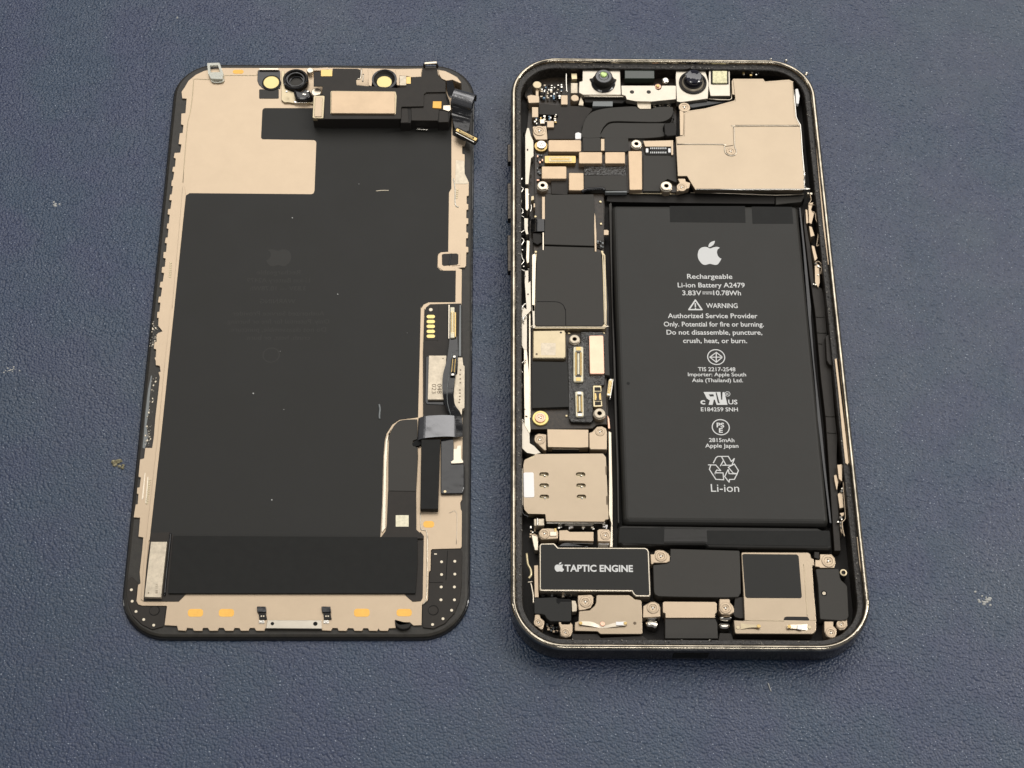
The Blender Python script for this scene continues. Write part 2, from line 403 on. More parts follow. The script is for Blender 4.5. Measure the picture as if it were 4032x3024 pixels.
# ------------------------------------------------------------------ fasteners and connectors
def screw(parent, box, x, y, r, z, m=None, h=0.45, name='screw', ring=None, star=3):
    q, R_ = loc_r(box, x, y, r, z)
    m = m or STEEL; n = 30
    prof = [(R_, z-h), (R_, z-0.06), (R_*0.93, z), (R_*0.66, z+0.02), (R_*0.58, z-0.07), (R_*0.25, z-0.09)]
    V = []; F = []; MI = []
    for rr, zz in prof: V += [(q.x+rr*math.cos(2*math.pi*i/n), q.y+rr*math.sin(2*math.pi*i/n), zz) for i in range(n)]
    for k in range(len(prof)-1):
        for i in range(n): j = (i+1) % n; F.append((k*n+i, k*n+j, (k+1)*n+j, (k+1)*n+i)); MI.append(0)
    F.append(tuple((len(prof)-1)*n+i for i in range(n))); MI.append(0)
    a0 = random.random()*3
    for s in range(star):
        a = a0+s*2*math.pi/star; b = len(V); wv = R_*0.10
        for l, t in ((0.02, -1), (0.36, -1), (0.36, 1), (0.02, 1)):
            V.append((q.x+R_*l*math.cos(a)-wv*t*math.sin(a), q.y+R_*l*math.sin(a)+wv*t*math.cos(a), z-0.05+0.002*s))
        F.append((b, b+1, b+2, b+3)); MI.append(1)
    b = len(V); V += [(q.x+R_*0.13*math.cos(i*math.pi/4), q.y+R_*0.13*math.sin(i*math.pi/4), z-0.03) for i in range(8)]
    F.append(tuple(range(b, b+8))); MI.append(2)
    return mesh_obj(name, V, F, [m, PRINTD, SHINY], parent, None, None, MI)
def standoff(parent, box, x, y, r, z, m=None, zb=3.0, name='standoff'):
    q, R_ = loc_r(box, x, y, r, z)
    return lathe(name, parent, [m or STEELB, VOID, STEEL], q, [(R_*1.12, zb, 2), (R_*1.12, z-0.5, 2), (R_*1.0, z-0.4, 0), (R_*0.98, z-0.05, 0), (R_*0.85, z, 0), (R_*0.45, z, 0), (R_*0.38, z-0.12, 2), (R_*0.34, z-0.7, 1)], 28)
def connector(parent, px4, z, body, pin, npins, name='connector', zb=None, vertical=False, slot=VOID, capm=None, h=0.9, rows=2, r=0.3):
    zb = z-h if zb is None else zb
    o = part(name, parent, body, px4, z, zb, r=r, bev=0.05)
    f = quad_at(px4, z)
    def sub(s0, t0, s1, t1, zt, m, nm, zbb=None):
        P = [f(s0, t0)[:2], f(s1, t0)[:2], f(s1, t1)[:2], f(s0, t1)[:2]]
        V, F = prism_data(fillet(ccw(P), 0.12), zt, z-0.3 if zbb is None else zbb, 0.03)
        return mesh_obj(nm, V, F, m, o)
    if vertical: sub(0.2, 0.13, 0.8, 0.87, z+0.05, slot, 'slot'); sub(0.40, 0.2, 0.60, 0.8, z+0.14, body if body != slot else MATTE, 'tongue')
    else: sub(0.13, 0.2, 0.87, 0.8, z+0.05, slot, 'slot'); sub(0.2, 0.40, 0.8, 0.60, z+0.14, body if body != slot else MATTE, 'tongue')
    it = []
    for k in range(npins):
        t = 0.17+0.66*(k+0.5)/npins
        for s in ((0.24, 0.76) if rows == 2 else (0.5,)):
            q = f(s, t) if vertical else f(t, s)
            e = (f(0, 0.66/npins)-f(0, 0)).length*0.30 if vertical else (f(0.66/npins, 0)-f(0, 0)).length*0.30
            l = (f(0.2, 0)-f(0, 0)).length*0.5 if vertical else (f(0, 0.2)-f(0, 0)).length*0.5
            it.append((q.x, q.y, l if vertical else e, e if vertical else l, z, z+0.12, 0, 0))
    boxes('pin_row', o, [pin], it)
    if capm:
        for t in (0.06, 0.94):
            if vertical: sub(0.25, t-0.05, 0.75, t+0.05, z+0.1, capm, 'end_cap')
            else: sub(t-0.05, 0.25, t+0.05, 0.75, z+0.1, capm, 'end_cap')
    return o
def smd(parent, px4, z, n, mats, name='small_components', seed=1):
    rd = random.Random(seed); f = quad_at(px4, z); it = []
    g = int(math.sqrt(n))+1
    for i in range(g):
        for j in range(g):
            q = f((i+0.5+rd.uniform(-.25,.25))/g, (j+0.5+rd.uniform(-.25,.25))/g)
            s = rd.uniform(0.14, 0.30)
            it.append((q.x, q.y, s, s*rd.uniform(0.5, 1), z-0.5, z+rd.uniform(0, 0.25), rd.choice([0, math.pi/2]), rd.randrange(len(mats))))
    return boxes(name, parent, mats, it)

def thing(name, label, cat, loc):
    o = bpy.data.objects.new(name, None); COL.objects.link(o); o.empty_display_size = 0.02
    o.location = Vector(loc)*MM; POS[o.name] = Vector(loc)*MM
    o['label'] = label; o['category'] = cat
    return o

# ================================================================== SURFACE
VINYL = mat_surface()
V, F = prism_data(fillet([(-330,-260),(330,-260),(330,330),(-330,330)], 6), 0, -3, 0.8)
srf = mesh_obj('work_mat', V, F, VINYL, None); srf['kind'] = 'structure'

# ================================================================== SCREEN ASSEMBLY (face down, left)
D_ = thing('phone_screen', 'detached phone screen lying face down on the mat, black backing film with steel plate', 'phone screen', W((1180, 1400), 0))
ZG, ZP, ZF = 1.35, 1.75, 1.82
# outline: glass with its plastic bezel
tl, tr, br_, bl = (700, 259), (1864, 265), (1842, 2513), (472, 2513)
P = [W(p, 0.6)[:2] for p in (tl, tr, br_, bl)]
V, F = prism_data(fillet(ccw(P), 9.3), ZG, 0.05, prof=[(0, -0.5), (0.12, -0.2), (0.45, -0.05), (0.6, 0)])
glass = mesh_obj('bezel', V, F, BEZEL, D_)
P2 = offset(fillet(ccw(P), 9.3), -0.35)
V, F = prism_data(P2, 0.7, 0.0, 0.3)
mesh_obj('glass_panel', V, F, GLOSS, D_)
plate_px = (c('A', 870,212, 760,225, 640,250, 540,298, 450,370, 400,455, 362,510, 370,590, 425,595, 410,775, 360,780, 355,915, 385,925, 375,1020, 340,1025, 325,1160, 360,1165, 345,1265, 275,1270, 265,1330, 290,1340, 280,1440, 255,1445, 245,1500, 270,1510, 255,1600)
 + c('C', 555,40, 550,100, 570,105, 555,205, 535,210, 525,275, 555,280, 540,385, 510,390, 505,455, 530,460, 520,565, 500,570, 493,630, 515,635, 505,740, 480,745, 470,810, 495,815, 485,920, 455,925, 450,995, 480,1005, 470,1105, 435,1110, 430,1180, 460,1185, 445,1290, 415,1295, 405,1360, 435,1370, 420,1475, 395,1480, 385,1550, 415,1555, 405,1640)
 + c('E', 560,85, 535,90, 530,160, 550,165, 545,260, 600,330, 545,350, 525,370, 525,460, 500,465, 490,545, 520,555, 515,650, 500,660, 515,700, 515,750, 565,760, 575,830, 550,840, 565,900, 545,1100, 510,1400, 490,1650)
 + c('G', 470,200, 385,200, 370,330, 320,345, 300,560, 330,570, 315,690, 285,695, 280,770, 300,775, 290,900, 265,905, 240,1065, 320,1070, 300,1305, 360,1315)
 + c('I', 345,380, 315,640, 325,780, 295,800, 275,1000, 295,1040, 345,1058, 640,1060, 655,1065, 625,1300, 780,1310, 795,1365, 890,1370, 905,1335, 975,1340, 990,1370, 1090,1372, 1105,1335, 1165,1335, 1185,1370, 1285,1370, 1300,1335, 1360,1335, 1380,1370, 1480,1370, 1495,1335, 1555,1337, 1575,1370, 1670,1370, 1685,1335, 1745,1335, 1765,1370, 1865,1370, 1880,1340)
 + c('J', 365,1345, 372,1365, 485,1370, 502,1335, 565,1338, 580,1370, 675,1372, 695,1337, 760,1340, 775,1370, 870,1372, 887,1338, 945,1340, 960,1370, 1060,1372, 1075,1340, 1092,1370, 1190,1372, 1205,1340, 1290,1335, 1280,1240, 1330,1265, 1465,1265, 1510,1305, 1610,1300, 1615,1050, 1640,1035, 1690,990, 1695,790, 1700,640, 1722,620, 1727,370, 1745,355, 2095,345, 2110,320)
 + c('H', 1955,990, 1940,960, 1935,880, 1955,840, 1958,790, 1962,100)
 + c('F', 1962,1300, 1950,0)
 + c('D', 1955,1140, 1900,1120, 1990,1115, 2007,1090, 2010,930, 2035,925, 2035,860, 2005,855, 2008,755, 2030,750, 2035,685, 2010,675, 2010,580, 2035,570, 2035,505, 2010,500, 2012,400, 2035,395, 2035,330, 2015,320, 2015,230, 2040,220, 2042,50, 1990,40)
 + c('B', 1990,1540, 1955,1530, 1955,1430, 1990,1420, 1990,1290, 1960,1280, 1960,1190, 1990,1180, 2000,1130, 1840,1050, 1845,500, 1945,395, 1900,330, 1850,300, 1750,250, 1660,235, 1460,220, 1150,225, 350,210, 0,215))
part('back_plate', D_, STEEL, plate_px, ZP, ZG-0.3, bev=0.04)
# inner side rail left of the film
rail = (c('C', 692,110, 712,110, 722,160) + c('C', 732,215) + c('E', 750,0, 580,1655) + c('G', 440,1340) + c('I', 425,260, 365,1000, 330,980, 390,250)
 + c('G', 405,1240, 545,10) + c('E', 630,700, 715,0) + c('C', 560,1640, 600,1180, 655,560))
part('side_rail', D_, STEEL, rail, ZP+0.22, ZP-0.05, bev=0.05)
film = (c('C', 735,218, 780,190) + c('D', 85,203, 110,190, 121,160) + c('A', 2040,1140, 2030,1118, 2005,1108, 1370,1098, 1352,1080, 1368,740, 1380,720, 1400,712)
 + c('B', 0,712, 1825,720, 1825,1650) + c('D', 1825,130, 1795,180, 1785,920, 1690,925, 1665,945, 1655,970, 1650,1110, 1690,1150, 1880,1155, 1875,1545, 1540,1548, 1480,1575, 1452,1620)
 + c('F', 1445,20, 1430,640, 1410,1400, 1180,1430, 1090,1490, 1020,1600) + c('H', 995,120, 980,300, 962,900, 945,1258, 940,1310, 0,1310) + c('G', 445,1310, 440,1250, 585,0) + c('E', 750,0))
fo = part('graphite_film', D_, FILM, film, ZF, ZP-0.1, bev=0.03)
part('lower_foam_pad', D_, PADB, c('I', 735,188) + c('J', 1560,205, 1560,560, 1535,905) + c('I', 670,905), ZF+0.45, ZP, r=0.1, bev=0.1)
# black bed of the lower left chip, and the board round its right end
part('chip_bed', D_, FILMD, c('I', 450,150, 690,145, 740,190, 680,880, 900,905, 880,925, 800,1005, 370,1005, 355,980), ZF+0.05, ZP-0.1, bev=0.03)
part('chip_bed', D_, FILMD, c('J', 1540,180, 1600,140, 1640,190, 1625,960, 1600,1000, 1500,1008, 1400,920, 1420,905, 1535,905, 1560,560), ZF+0.04, ZP-0.1, bev=0.03)
wire('ridge', D_, GLOSS, c('I', 700,160, 690,290, 650,650, 625,930), ZF+0.25, 0.22)
ch = part('driver_chip', D_, SILV, c('I', 455,262, 655,262, 580,955, 375,950), ZF+1.0, ZP, bev=0.06)
writing('88 151', ch, PRINTD, c('I', 540,905)[0], c('I', 545,790)[0], 9, ZF+1.005)
disc('pin_mark', ch, PRINTD, 'I', 425,900, 9, ZF+1.01, ZF+0.9, 0)
# amber contact pads
for b_, x0, y0, x1, y1 in (('I',915,1098,1105,1195), ('I',1300,1098,1490,1195), ('J',770,1095,965,1195), ('J',1300,1098,1490,1190), ('A',1000,235,1135,285), ('H',1475,1110,1610,1192)):
    part('contact_pad', D_, ORANGE, rc(b_, x0,y0,x1,y1), ZP+0.03, ZP-0.05, r=0.6, bev=0.02)
# bottom corner brackets with bright dots
lb = part('corner_bracket', D_, FILMD, c('I', 345,1062, 640,1067, 612,1318, 470,1355, 345,1295, 225,1180, 165,1020, 150,900, 165,740, 215,690, 285,760, 270,1010, 295,1045), ZG+0.25, ZG-0.1, r=0.3, bev=0.08)
rb = part('corner_bracket', D_, FILMD, c('J', 1745,362, 2085,352, 2118,380, 2110,800, 2085,1000, 2020,1150, 1900,1280, 1760,1345, 1625,1330, 1620,1055, 1650,1040, 1697,990, 1705,650, 1728,622, 1732,375), ZG+0.30, ZG-0.1, r=0.3, bev=0.08)
for x, y in ((212,860),(222,1002),(270,1130),(366,1230),(490,1300)): disc('bright_dot', lb, DOT, 'I', x, y, 18, ZG+0.30, ZG, 0.02)
for x, y in ((1860,512),(2025,505),(1860,670),(2025,665),(1855,825),(2020,825),(1852,985),(2020,985),(1985,1115),(1878,1220),(1748,1292)): disc('bright_dot', rb, DOT, 'J', x, y, 18, ZG+0.35, ZG, 0.02)
part('bright_dot', rb, DOT, rc('J', 1768,408,1802,422), ZG+0.34, ZG, bev=0.01)
for pr, b_, x, y, z in ((lb,'I',500,1118,ZG+0.25), (rb,'J',1758,1115,ZG+0.30)):
    q, R_ = loc_r(b_, x, y, 66, z)
    lathe('round_recess', pr, [FILMD, VOID], q, [(R_, z-0.05, 1), (R_, z+0.07, 1), (R_*0.9, z+0.07, 1), (R_*0.82, z+0.03, 0), (R_*0.8, z+0.02, 0)], 28)
wire('seam', rb, VOID, c('J', 1935,375, 1925,560, 1915,740), ZG+0.31, 0.06)
wire('seam', rb, VOID, c('J', 1705,770, 1880,768), ZG+0.31, 0.05)
# bottom latch bar and clips
bar = part('latch_bar', D_, PALE, c('I', 1905,1237) + c('J', 365,1238, 372,1345) + c('I', 1885,1340), ZP+0.4, ZP, bev=0.08)
disc('rivet_hole', bar, VOID, 'I', 1967,1281, 22, ZP+0.42, ZP+0.3, 0); disc('rivet_hole', bar, VOID, 'J', 290,1283, 27, ZP+0.42, ZP+0.3, 0)
for b_, dx in (('I',0), ('J',-1408)):
    cl = part('clip', D_, GLOSS, c(b_, 1772+dx,1065, 1885+dx,1067, 1893+dx,1140, 1778+dx,1142), ZP+0.5, ZP, r=0.15, bev=0.1)
    part('clip_leg', cl, MATTE, c(b_, 1795+dx,1148, 1885+dx,1146, 1900+dx,1225, 1803+dx,1228), ZP+0.35, ZP, r=0.1)
    for k in (0, 1): disc('contact_dot', cl, DOT, b_, 1830+dx+28*k, 1188, 9, ZP+0.40, ZP+0.2, 0)
    part('clip_foot', cl, SHINY, c(b_, 1800+dx,1238, 1866+dx,1238, 1868+dx,1280, 1797+dx,1278), ZP+0.15, ZP, r=0.05)
part('torn_gasket', D_, MATTE, smooth(c('J', 1285,1225, 1308,1262, 1350,1285, 1440,1270, 1480,1278, 1450,1335, 1370,1352, 1305,1325, 1280,1270), 3), ZP+0.5, ZG, bev=0.2)
# connector board along the right edge
cb = part('connector_board', D_, FILMD, c('D', 1495,1655, 1510,1610, 1560,1572, 1942,1562) + c('F', 1950,0, 1962,1360, 1960,1400, 1472,1400, 1470,600, 1490,20), ZF+0.25, ZP-0.1, r=0.15, bev=0.05)
for y0, y1 in ((125,168),(187,230),(247,290),(310,352),(370,412)):
    part('gold_pad', cb, mat('test_pad_gold', (0.78,0.62,0.24), 0.5, 0.4) if y0 == 125 else bpy.data.materials['test_pad_gold'], rc('F', 1516,y0,1620,y1), ZF+0.33, ZF+0.1, r=0.55, bev=0.02)
disc('contact_dot', cb, DOT, 'F', 1568,60, 23, ZF+0.32, ZF+0.1, 0.02)
wire('embossed_line', cb, FILMG, c('F', 1500,440, 1640,438, 1655,420, 1668,10), ZF+0.25, 0.06)
part('stiffener', cb, STEELB, c('F', 1788,0, 1803,0, 1800,420, 1786,420), ZF+0.6, ZF, bev=0.03)
connector(cb, rc('F', 1812,30,1862,408), ZF+1.1, CREAM, GOLD, 26, vertical=True, slot=GOLDP, h=1.0, r=0.1)
part('gold_edge', cb, GOLD, rc('F', 1864,92,1882,398), ZF+1.15, ZF, bev=0.04)
part('slate_strip', D_, SLATE, c('F', 1926,0, 1945,0, 1945,640, 1912,640), ZF+0.42, ZG, bev=0.05)
fr = part('chip_frame', cb, GLOSS, c('F', 1505,640, 1765,628, 1760,1215, 1740,1248, 1515,1240, 1495,1200), ZF+0.35, ZF, r=0.3, bev=0.12)
cp = part('display_chip', cb, SILV, c('F', 1545,632, 1762,632, 1742,1178, 1530,1178), ZF+1.0, ZF, r=0.05, bev=0.06)
disc('pin_mark', cp, PRINTD, 'F', 1720,668, 9, ZF+1.01, ZF+0.9, 0)
writing('023', cb, PRINTD, c('F', 1582,985)[0], c('F', 1580,1105)[0], 17, ZF+1.006)
writing('048', cb, PRINTD, c('F', 1650,985)[0], c('F', 1648,1105)[0], 17, ZF+1.006)
# wavy flex cable with its plug
ribbon('wavy_flex_cable', D_, GLOSS, [(p, z) for p, z in zip(c('F', 1805,395, 1790,540, 1765,700, 1722,860, 1712,1040, 1738,1230, 1800,1370, 1830,1500, 1835,1640), (2.4,3.0,3.4,3.6,3.6,3.3,3.0,2.8,2.6))],
       [(p, z) for p, z in zip(c('F', 1898,395, 1905,540, 1905,640, 1880,860, 1852,1040, 1865,1230, 1940,1350, 1962,1500, 1962,1640), (2.5,3.1,3.5,3.7,3.7,3.4,3.1,2.9,2.7))], 0.2)
wire('flex_edge', D_, SLATE, c('F', 1832,585, 1820,700, 1795,830, 1785,940, 1770,1100, 1778,1230, 1815,1370), [3.3,3.6,3.8,3.9,3.9,3.6,3.2], 0.07)
connector(D_, c('F', 1833,632, 1893,632, 1872,885, 1808,885), 4.2, GLOSS, GOLD, 12, name='flex_plug', vertical=True, h=0.7, r=0.1, capm=SHINY)
bp_ = part('grounding_plate', D_, SILV, c('F', 1905,655, 1962,655, 1972,750, 1990,760, 1987,1280, 1960,1300, 1952,1368, 1928,1368, 1915,1310, 1865,1290, 1850,1130, 1870,880, 1897,860), 3.0, 2.0, r=0.1, bev=0.07)
for x, y in ((1937,812),(1932,870),(1935,922),(1935,970),(1930,1060),(1931,1100),(1930,1140),(1928,1180),(1921,1215)): disc('plate_hole', bp_, PRINTD, 'F', x, y, 10, 3.02, 2.9, 0)
# arched shiny flex band
def arch(name, parent, m, px4, prof, th=0.15):
    """px4 = corners at the near plane (left-top, right-top, right-bottom, left-bottom); prof = (s, z)"""
    f = quad_at(px4, prof[0][1]); L_ = []; R_ = []
    pts = smooth(prof, 4, False)
    V = []; F = []
    for s, z in pts:
        a = f(s, 0); b = f(s, 1); V += [(a.x, a.y, z), (b.x, b.y, z), (a.x, a.y, z-th), (b.x, b.y, z-th)]
    for i in range(len(pts)-1):
        k = 4*i; F += [(k, k+1, k+5, k+4), (k+2, k+6, k+7, k+3), (k, k+4, k+6, k+2), (k+1, k+3, k+7, k+5)]
    n = 4*(len(pts)-1); F += [(0, 2, 3, 1), (n, n+1, n+3, n+2)]
    return mesh_obj(name, V, F, m, parent, smoothf=False)
part('flat_flex', D_, FILMG, smooth(c('F', 1400,1424, 1260,1428, 1165,1450, 1090,1535, 1050,1640), 3, False) + c('H', 1040,300, 1038,735, 1385,740, 1408,300, 1405,200, 1340,160, 1345,110, 1400,90), ZF+0.5, ZP-0.1, bev=0.06)
part('flex_tail', D_, FILMD, c('H', 1036,738, 1385,742, 1388,1215, 1420,1245, 1470,1275, 1480,1330, 940,1320, 1005,1235, 1020,1150), ZF+0.42, ZP-0.1, r=0.1, bev=0.06)
part('cream_label', D_, CREAM, rc('H', 1132,1038,1293,1180), ZF+0.46, ZF+0.3, bev=0.01)
part('edge_strip', D_, STEELB, c('F', 1075,1545) + c('H', 1050,5, 1030,150, 1015,500, 1008,900, 1003,1200, 965,1250, 955,1240, 975,700, 985,300, 1005,100) + c('F', 1040,1600), ZF+0.25, ZP-0.1, bev=0.08)
part('black_tab', D_, PADB, c('H', 1450,95, 1685,92, 1658,962, 1436,962), ZF+1.3, ZP, bev=0.10)
part('clear_tape', D_, GLOSS, c('H', 1692,90, 1850,80, 1860,330, 1965,385, 1985,420, 1985,690, 1960,768, 1690,772), ZF+0.6, ZP, r=0.3, bev=0.15)
disc('gold_mark', D_, GOLDP, 'H', 1745,743, 17, ZF+0.64, ZF+0.5, 0)
part('grounding_clip', D_, STEELB, c('H', 1850,210, 1888,210, 1897,170, 1945,168, 1947,330, 1972,362, 1965,390, 1825,396, 1815,372, 1850,350), ZF+0.95, ZF, r=0.1)
arch('flex_loop', D_, FOILF, c('F', 1412,1415, 1905,1395, 1905,1655, 1400,1690), [(0,2.4),(0.06,2.9),(0.2,3.4),(0.45,3.55),(0.7,3.45),(0.88,3.1),(0.97,2.7),(1.0,2.3)], 0.2)
part('flex_shadow_gap', D_, VOID, smooth(c('H', 1340,150, 1360,120, 1420,95, 1445,100, 1448,160, 1360,180), 3), ZF+0.55, ZF, bev=0.02)
wire('embossed_line', D_, STEELB, c('H', 1440,1010, 1445,1200, 1475,1225, 1520,1265, 1522,1640), ZP+0.02, 0.12)
wire('embossed_line', D_, STEELB, c('J', 1686,190, 1680,600, 1672,960, 1625,1040), ZP+0.02, 0.12)
wire('embossed_line', D_, STEELB, c('H', 1800,1010, 1890,1012, 1885,1400), ZP+0.01, 0.07)
sq = part('square_boss', D_, FILMD, c('D', 1705,955, 1730,945, 1890,940, 1912,955, 1910,1070, 1890,1082, 1730,1095, 1708,1080), ZP+0.16, ZP-0.1, bev=0.04)
part('boss_ring', D_, STEEL, c('D', 1655,970, 1690,927, 1780,920, 1800,935, 1920,930, 1935,950, 1935,1090, 1835,1095, 1830,1105, 1870,1130, 1880,1155, 1720,1155, 1668,1120, 1652,1100), ZP+0.10, ZP-0.1, bev=0.04)
wire('boss_slit', sq, GLOSS, c('D', 1822,945, 1808,1010, 1800,1090), ZP+0.16, 0.16)
wire('adhesive_line', D_, CLEAR, c('D', 1850,10, 1870,140, 1872,330, 1915,365), ZP+0.06, 0.12)
part('adhesive_film', D_, SILV, c('B', 1880,1360, 1985,1370, 1990,1530, 2035,1620, 2030,1655, 1870,1655), ZP+0.06, ZP-0.05, bev=0.02)
# press marks with beads in the plate edge
def bead_row(b_, pts, z, r, n, m=CHIPM):
    P_ = [W(p, z) for p in c(b_, *pts)]; it = []
    for k in range(n):
        q = P_[0].lerp(P_[1], k/(n-1)); it.append((q.x, q.y, r, r*0.8, z-0.05, z+0.08, 0.5, 0))
    boxes('pressed_beads', D_, [m], it)
bead_row('G', (438,600, 405,890), ZP, 0.25, 11)
bead_row('C', (545,1060, 535,1230), ZP, 0.25, 7)
bead_row('D', (1900,150, 1890,250), ZP, 0.22, 5)
part('press_slot', D_, STEELB, c('G', 378,510, 388,510, 360,830, 340,850), ZP+0.08, ZP-0.02, bev=0.02)
part('press_slot', D_, STEELB, c('G', 412,560, 425,560, 400,900, 385,890), ZP+0.08, ZP-0.02, bev=0.02)
# dried adhesive chips on the torn left edge
rd = random.Random(4); it = []
for box_, pts in (('E', ((490,900),(440,1300),(420,1650))), ('G', ((405,0),(430,180),(380,120))), ('E', ((510,210),(500,370),(470,540)))):
    q = [W(p, ZG) for p in c(box_, *[v for p in pts for v in p])]
    for k in range(40 if box_ != 'G' else 16):
        t = rd.random()*(len(q)-1); i = int(t); p = q[i].lerp(q[i+1], t-i)
        s = rd.uniform(0.06, 0.22); it.append((p.x+rd.uniform(-.6,.6), p.y, s*0.7, s, ZG-0.1, ZG+rd.uniform(0.03,0.2), rd.uniform(-.5,.5), rd.choice([0,0,1])))
boxes('dried_adhesive', D_, [RESID, DOT], it)
part('peeled_edge', D_, SLATE, c('E', 455,880, 470,880, 440,1150, 425,1350, 400,1500, 420,1655) + c('G', 405,140, 375,210, 350,200) + c('E', 365,1640, 385,1350, 420,1050), ZG+0.1, ZG-0.2, bev=0.05)

# --- top of the screen: sensors, ear speaker
ZS = 5.2
part('sensor_recess', D_, GLOSS, c('A', 1310,240, 1590,240, 1592,470, 1450,475, 1375,465, 1325,420, 1305,370), ZP+0.15, ZP-0.1, r=0.3)
part('grounding_strip', D_, STEELB, rc('A', 1328,215,1570,236), ZP+0.6, ZP, bev=0.04)
q, R_ = loc_r('A', 1480,392, 96, ZP+0.4)
lathe('amber_window', D_, [YELLOW, MATTE], q, [(R_*1.25, ZP, 1), (R_*1.22, ZP+0.3, 1), (R_, ZP+0.4, 1), (R_*0.97, ZP+0.33, 0), (R_*0.5, ZP+0.38, 0)], 32)
part('dark_patch', D_, FILMG, rc('A', 1328,478,1572,592), ZP+0.1, ZP-0.05, r=0.25, bev=0.03)
part('sensor_bracket', D_, CHIPM, c('A', 1605,250, 1640,250, 1650,470, 1770,520, 1780,620, 1990,640, 2000,560, 2015,660, 1950,650, 1760,650, 1700,640, 1640,640, 1605,610), ZP+0.5, ZP, r=0.12)
part('bracket_lip', D_, SHINY, c('A', 1755,625, 1930,628, 1920,645, 1770,645), ZP+0.7, ZP, bev=0.03)
q, R_ = loc_r('A', 1780,345, 158, 3.2)
lathe('camera_mount_ring', D_, [MATTE, GLOSS], q, [(R_, ZP, 0), (R_, 3.0, 0), (R_*0.93, 3.2, 1), (R_*0.84, 3.2, 0), (R_*0.8, 2.6, 0), (R_*0.72, 2.5, 1), (R_*0.70, 2.9, 1), (R_*0.62, 2.9, 1), (R_*0.60, 2.1, 0)], 40)
q, R_ = loc_r('A', 1795,388, 92, 2.9)
lathe('camera_mount_window', D_, [GLOSS, FILMG], q, [(R_*1.02, 2.0, 0), (R_, 2.9, 0), (R_*0.86, 2.95, 0), (R_*0.82, 2.6, 0), (R_*0.7, 2.55, 1)], 32)
part('flex_blob', D_, GLOSS, smooth(c('A', 1760,480, 1850,500, 1900,470, 1960,490, 1975,560, 1920,600, 1800,595, 1765,540), 3), 3.6, ZP, bev=0.5)
boxes('solder_glint_dots', D_, [SHINY], [(p.x, p.y, 0.25, 0.2, 3.5, 3.75, 0.4, 0) for p in [W(v, 3.7) for v in c('A', 1880,540, 1935,505, 1670,505, 1900,545)]])  # polished dots on the flex blob model its highlights
disc('rivet', D_, STEELB, 'A', 1960,240, 42, 3.0, ZP, 0.15); disc('rivet', D_, STEELB, 'A', 2040,512, 68, 4.2, ZP, 0.25)
part('rivet_arm', D_, STEELB, c('A', 1990,215, 2200,215, 2200,240, 1990,250), 2.8, ZP, bev=0.05)
# speaker block
spk = part('ear_speaker', D_, MATTE, c('B', 100,560, 240,520, 1480,520, 1480,695, 1200,700, 1192,852, 240,852, 100,842), ZS, ZP, r=0.35, bev=0.15)
part('speaker_side_block', D_, MATTE, c('B', 1205,700, 1480,695, 1490,535, 1520,518, 1760,518, 1800,620, 1815,760, 1790,890, 1665,890, 1650,868, 1325,866, 1315,898, 1192,900), ZS-0.35, ZP, r=0.15, bev=0.12)
fx = part('sensor_flex', D_, FILMD, c('B', 112,262, 192,255, 205,318, 338,318, 348,218, 655,222, 690,235, 690,345, 640,358, 645,425, 790,440, 832,440, 1150,462, 1262,440, 1262,412, 1318,410, 1330,330, 1450,322, 1462,215, 1648,212, 1660,300, 1700,352, 1752,382, 1755,512, 1510,516, 1482,540, 1480,690, 1202,696, 1196,846, 246,848, 250,560, 215,545, 220,440, 110,440), ZS+0.12, ZS-0.1, r=0.12, bev=0.05)
lip = part('speaker_lid', D_, CHIPM, c('B', 322,498, 1130,506, 1142,560, 1132,788, 1110,792, 318,786), ZS+0.16, ZS, r=0.35, bev=0.03)
part('speaker_magnet_plate', D_, STEELP, c('B', 332,500, 1124,508, 1122,780, 324,776), ZS+0.6, ZS, r=0.35, bev=0.10)
part('microphone_can', D_, CHIPM, c('B', 108,558, 248,555, 232,840, 95,836), ZS+0.25, ZS-0.8, r=0.35, bev=0.1)
part('microphone_lid', D_, STEEL, c('B', 128,575, 222,575, 212,818, 118,818), ZS+0.42, ZS, r=0.3, bev=0.08)
part('flex_step', D_, FILMD, c('B', 1482,545, 1515,520, 1755,518, 1762,600, 1812,700, 1800,745, 1670,735, 1655,868, 1330,866, 1325,712, 1475,705), ZS-0.22, ZS-0.6, r=0.15, bev=0.05)
part('flex_foot', D_, FILMD, c('B', 1205,712, 1280,715, 1292,890, 1195,895), ZS-0.25, ZS-0.6, r=0.1, bev=0.05)
part('flex_foot', D_, FILMD, c('B', 1672,742, 1785,752, 1782,885, 1668,888), ZS-0.15, ZS-0.6, r=0.15, bev=0.05)
part('front_contact', D_, SHINY, c('B', 1390,945, 1540,965, 1535,985, 1390,975), 2.6, 2.1, bev=0.05)
part('gold_tab', D_, GOLD, rc('B', 200,232,342,316), ZS+0.2, ZS, r=0.15, bev=0.04)
part('grounding_strip', D_, STEEL, c('B', 100,215, 290,205, 300,230, 200,245, 110,245), ZS+0.15, ZS-0.3, r=0.1)
part('gold_tab', D_, GOLD, rc('B', 1262,322,1320,410), ZS+0.22, ZS-0.2, r=0.1, bev=0.04)
part('metal_block', D_, SILV, rc('B', 1180,310,1262,428), ZS+0.5, ZS-1, r=0.08, bev=0.05)
part('gold_tab', D_, ORANGE, c('B', 1595,628, 1702,628, 1698,716, 1590,708), ZS+0.0, ZS-0.4, r=0.1, bev=0.04)
part('grounding_tab', D_, STEELB, c('B', 1722,680, 1815,675, 1818,730, 1790,750, 1720,730), ZS+0.1, ZS-0.8, r=0.1)
part('plate_window', D_, STEEL, c('B', 785,235, 830,235, 850,300, 830,440, 795,430), ZS-0.1, ZP, bev=0.05)
